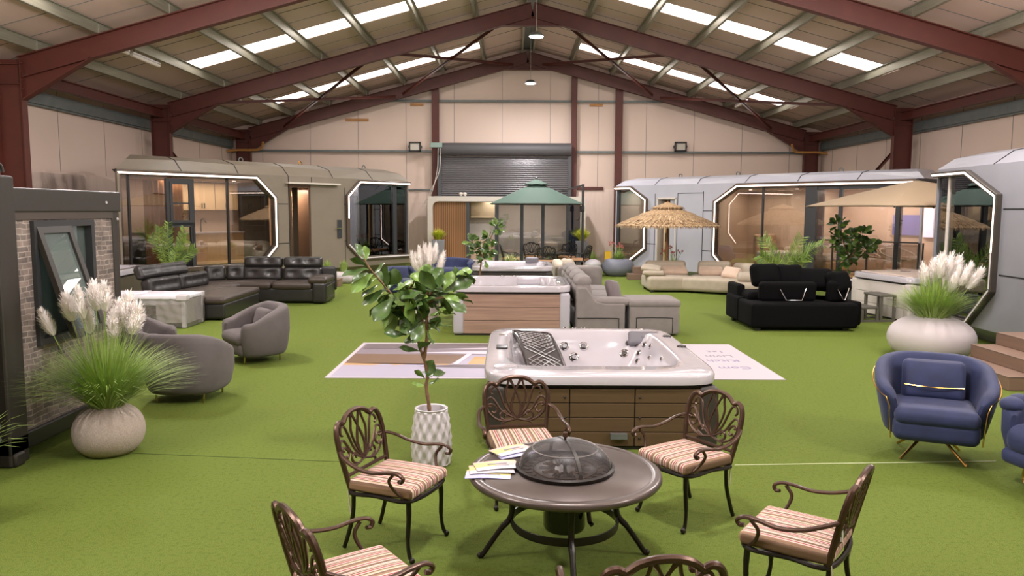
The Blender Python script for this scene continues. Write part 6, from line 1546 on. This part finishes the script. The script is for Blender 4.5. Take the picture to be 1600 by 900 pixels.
def scale_pot(t):
    def md(i, j, a, r_, z):
        u = a * 12 / (2 * PI); v = z / .14; return r_ + .014 * (1 - abs((u + v * .5) % 1 - .5) - abs((u - v * .5) % 1 - .5)) if 0 < z < .56 else r_
    pr = [(.17, 0)] + [(.18 + .03 * k / 24, .56 * k / 24 + .004) for k in range(24)] + [(.21, .58), (.18, .58), (.17, .5), (.01, .5)]
    MB().lathe(pr, 96, mod=md).build('pot', mat('slate_pot', rgb(96, 98, 106), .55), t, angle=25)
tree('fiddle_leaf_tree', 'leafy fiddle-leaf tree in a slate textured pot beside the pale hot tub', (P(1323, 470, 19.1).x, 19.1, 0), scale_pot,
     [[(1323, 448), (1324, 425), (1326, 405), (1320, 385), (1312, 360)], [(1326, 405), (1338, 388), (1346, 368)], [(1326, 410), (1340, 405), (1355, 390)], [(1324, 430), (1318, 425)]], [], random.Random(2), wd=.7,
     extra=[(1309, 352, 13, 22), (1317, 380, 15, 26), (1334, 372, 12, 16), (1346, 366, 13, 26), (1350, 390, 13, 24), (1330, 398, 14, 24), (1362, 382, 7, 10), (1316, 428, 7, 8), (1322, 405, 10, 12), (1308, 372, 9, 10)], lsz=.21, tr=.022)
tree('fiddle_leaf_tree', 'small bright fiddle-leaf tree rising between the two rear hot tubs', (P(752, 420, 17.5).x, 17.5, 0), grey_pot(.2, .4),
     [[(751, 445), (750, 425), (752, 405), (748, 385)], [(752, 405), (760, 385), (770, 365)], [(752, 410), (744, 398)]], [], random.Random(6), wd=.7, extra=[(739, 378, 9, 18), (752, 390, 12, 26), (764, 372, 10, 20), (776, 356, 9, 18), (757, 405, 8, 12), (768, 388, 7, 10), (742, 392, 8, 12)], lsz=.17, tr=.02)
def palm(name, label, loc, fronds, pot=None, ln=.16, y=None, n=34, w=.02):
    t = thing(name, label, 'potted plant', loc); L0 = Vector(loc); rnd = random.Random(9); (pot or grey_pot(.2, .42))(t); b = MB()
    for pts in fronds:
        c = catmull([Vector(P(px, py, loc[1] + dy)) - L0 for (px, py, dy) in pts], 10); k = len(c); b.tube(c, [.011 * (1.2 - i / k) for i in range(k)], 5)
        for i in range(int(k * .22), k):
            tt = (i / k); d = (c[min(i + 1, k - 1)] - c[i - 1]).normalized(); s_ = d.cross(Vector((0, 1, .2))).normalized()
            for sg in (-1, 1):
                for jj in (0, .5):
                    q = ln * (1.1 - .75 * abs(tt - .45)) * rnd.uniform(.85, 1.1); base = c[i] + d * .02 * jj
                    leaf(b, base, base + (s_ * sg * .75 + d * .75 + Vector((0, rnd.uniform(-.3, .3), -.15))).normalized() * q, w, rnd, rnd.randrange(2), shape=[.4, .9, 1, .8, .1])
    b.build('fronds', [M['frond'], M['leafl']], t); return t
palm('potted_palm', 'feathery palm in front of the taupe cabin, left, behind the leather sofa', (P(268, 400, 19.2).x, 19.2, 0),
     [[(268, 440, 0), (262, 410, 0), (245, 388, .1), (236, 368, .1)], [(268, 440, 0), (258, 405, 0), (250, 375, 0), (249, 356, 0)], [(268, 440, 0), (264, 400, 0), (262, 375, 0), (263, 350, 0)], [(268, 440, 0), (274, 405, 0), (282, 380, 0), (288, 358, 0)], [(268, 440, 0), (282, 410, 0), (294, 396, .1), (303, 388, .1)], [(268, 440, 0), (272, 412, -.2), (276, 392, -.2), (290, 376, -.3)]], n=30, ln=.2, w=.018)
palm('potted_palm', 'arching feathery palm behind the black sofa, right', (P(1228, 400, 17.6).x, 17.6, 0),
     [[(1225, 450, 0), (1220, 420, 0), (1205, 395, 0), (1193, 372, 0)], [(1225, 450, 0), (1226, 420, 0), (1240, 395, 0), (1252, 372, 0)], [(1225, 450, 0), (1235, 418, 0), (1258, 395, 0), (1284, 382, .1)], [(1225, 450, 0), (1215, 425, 0), (1200, 410, -.2), (1188, 400, -.3)], [(1225, 450, 0), (1238, 425, 0), (1250, 408, -.3), (1262, 400, -.3)]], ln=.26, w=.02)
def tall_pot(h_, w_):
    def f(t):
        b = MB(); b.prism([(-w_ * .38, 0), (w_ * .38, 0), (w_ / 2, h_), (-w_ / 2, h_)], 'y', -w_ * .45, w_ * .45); b.build('pot', mat('grey_tall_pot', rgb(132, 132, 138), .6), t, bevel=.02); MB().box(-w_ * .42, w_ * .42, -w_ * .38, w_ * .38, h_, h_ + .004).build('soil', M['soil'], t)
    return f
def tuft(name, label, loc, pot, z0, n, h, sp, mats, r0=.08, w=.02, seed=1, droop=.3, cat='potted plant'):
    t = thing(name, label, cat, loc); pot(t); b = MB(); clump(b, (0, 0, 0), n, h, sp, random.Random(seed), w, droop, z0=z0, r0=r0, nm=len(mats)); o = b.build('grass_foliage', mats, t); o['kind'] = 'stuff'; return t
LMm = [M['lime'], mat('lime_pale', rgb(206, 206, 80), .5)]
tuft('grass_planter', 'lime grass tuft in a tall grey pot before the fluted oak panel', (P(685, 380, 29.6).x, 29.6, 0), tall_pot(1.15, .46), 1.15, 420, .48, .36, LMm, .1, .022, 2)
tuft('grass_planter', 'lime grass tuft in a tall grey pot at the right end of the cream cabin', (P(909, 380, 29.7).x, 29.7, 0), tall_pot(1.12, .46), 1.12, 420, .58, .42, LMm, .1, .022, 3)
tuft('grass_planter', 'small upright green grass pot beside the white pouf', (P(925, 400, 28.2).x, 28.2, 0), grey_pot(.14, .2), .18, 260, .65, .22, GM, .1, .02, 4, .1)
tuft('grass_planter', 'pale spiky plant behind the farthest centre hot tub', (P(797, 400, 21.6).x, 21.6, 0), grey_pot(.18, .75), .72, 120, .42, .32, [mat('pale_blade', rgb(190, 190, 140), .5), M['blade']], .04, .03, 5, .3)
redm = mat('red_flower', rgb(186, 104, 96), .6)
def flowery(label, loc, potf, z0, seed, n=14):
    t = thing('flower_planter', label, 'potted plant', loc); potf(t); rnd = random.Random(seed); b = MB(); clump(b, (0, 0, 0), 260, .42, .3, rnd, .02, .3, z0=z0, r0=.12); o = b.build('grass_foliage', GM, t); o['kind'] = 'stuff'
    b = MB(); st = MB()
    for k in range(n):
        a = rnd.uniform(0, 2 * PI); q = rnd.uniform(.05, .42); top = Vector((q * math.cos(a), q * math.sin(a), z0 + rnd.uniform(.45, .72))); st.tube([(0, 0, z0), tuple(top)], .005, 4)
        b = MB(); b.ball(tuple(top), .022, 6, 5)
        for j in range(5): b.ball(tuple(top + Vector((rnd.uniform(-.04, .04), rnd.uniform(-.04, .04), rnd.uniform(-.04, .04)))), .014, 6, 5)
        b.build('flower_head', redm, t)
    st.build('flower_stems', M['blade'], t); return t
def bowl(r_, h_, m): 
    def f(t):
        MB().lathe([(r_ * .6, 0), (r_ * .85, h_ * .12), (r_, h_ * .4), (r_ * .97, h_ * .65), (r_ * .8, h_ * .93), (r_ * .62, h_), (r_ * .52, h_ * .96), (r_ * .5, h_ * .8), (.01, h_ * .8)], 44).build('pot', m, t, angle=70)
    return f
flowery('red flowers in a wide grey bowl planter before the white cabin', (P(966, 400, 27.1).x, 27.1, 0), bowl(.58, .6, mat('grey_bowl', rgb(118, 120, 132), .6)), .5, 4)
flowery('red flowers in a grey pot behind the backrest of the cream sectional', (P(1052, 400, 24.0).x, 24.0, 0), grey_pot(.22, .5), .46, 8)
# white boat planter
t = thing('boat_planter', 'long white rounded planter with two small green plants, before the taupe cabin', 'potted plant', (P(525, 430, 23.9).x, 23.9, 0))
b = MB(); b.soft((0, 0, .18), (1.15, .5, .36), .17, seg=6); b.build('trough', M['whitepot'], t)
for (x, px) in ((-.28, 0), (.25, 0)):
    b = MB(); clump(b, (x, 0, 0), 120, .4, .12, random.Random(3), .03, .1, z0=.34, r0=.1); o = b.build('grass_foliage', GM, t); o['kind'] = 'stuff'
tuft('grass_planter', 'leaf tips of a plant cut off by the left edge of the photo', (-3.98, 5.35, 0), grey_pot(.16, .4), .36, 90, .75, .5, GM, .08, .012, 12, .5)

p, q = G(1148, 727), G(1556, 721)
struct('trim_6', MB().beam((p.x, p.y, .003), (q.x, q.y, .003), .012, .004), mat('seam_thread', rgb(186, 196, 150), .7), 'pale joint line between two rolls of turf', smooth=False)
p, q = G(200, 708), G(540, 722)
struct('trim_7', MB().beam((p.x, p.y, .002), (q.x, q.y, .002), .006, .003), mat('seam_dark', rgb(70, 88, 34), .9), 'faint joint line in the turf on the left', smooth=False)
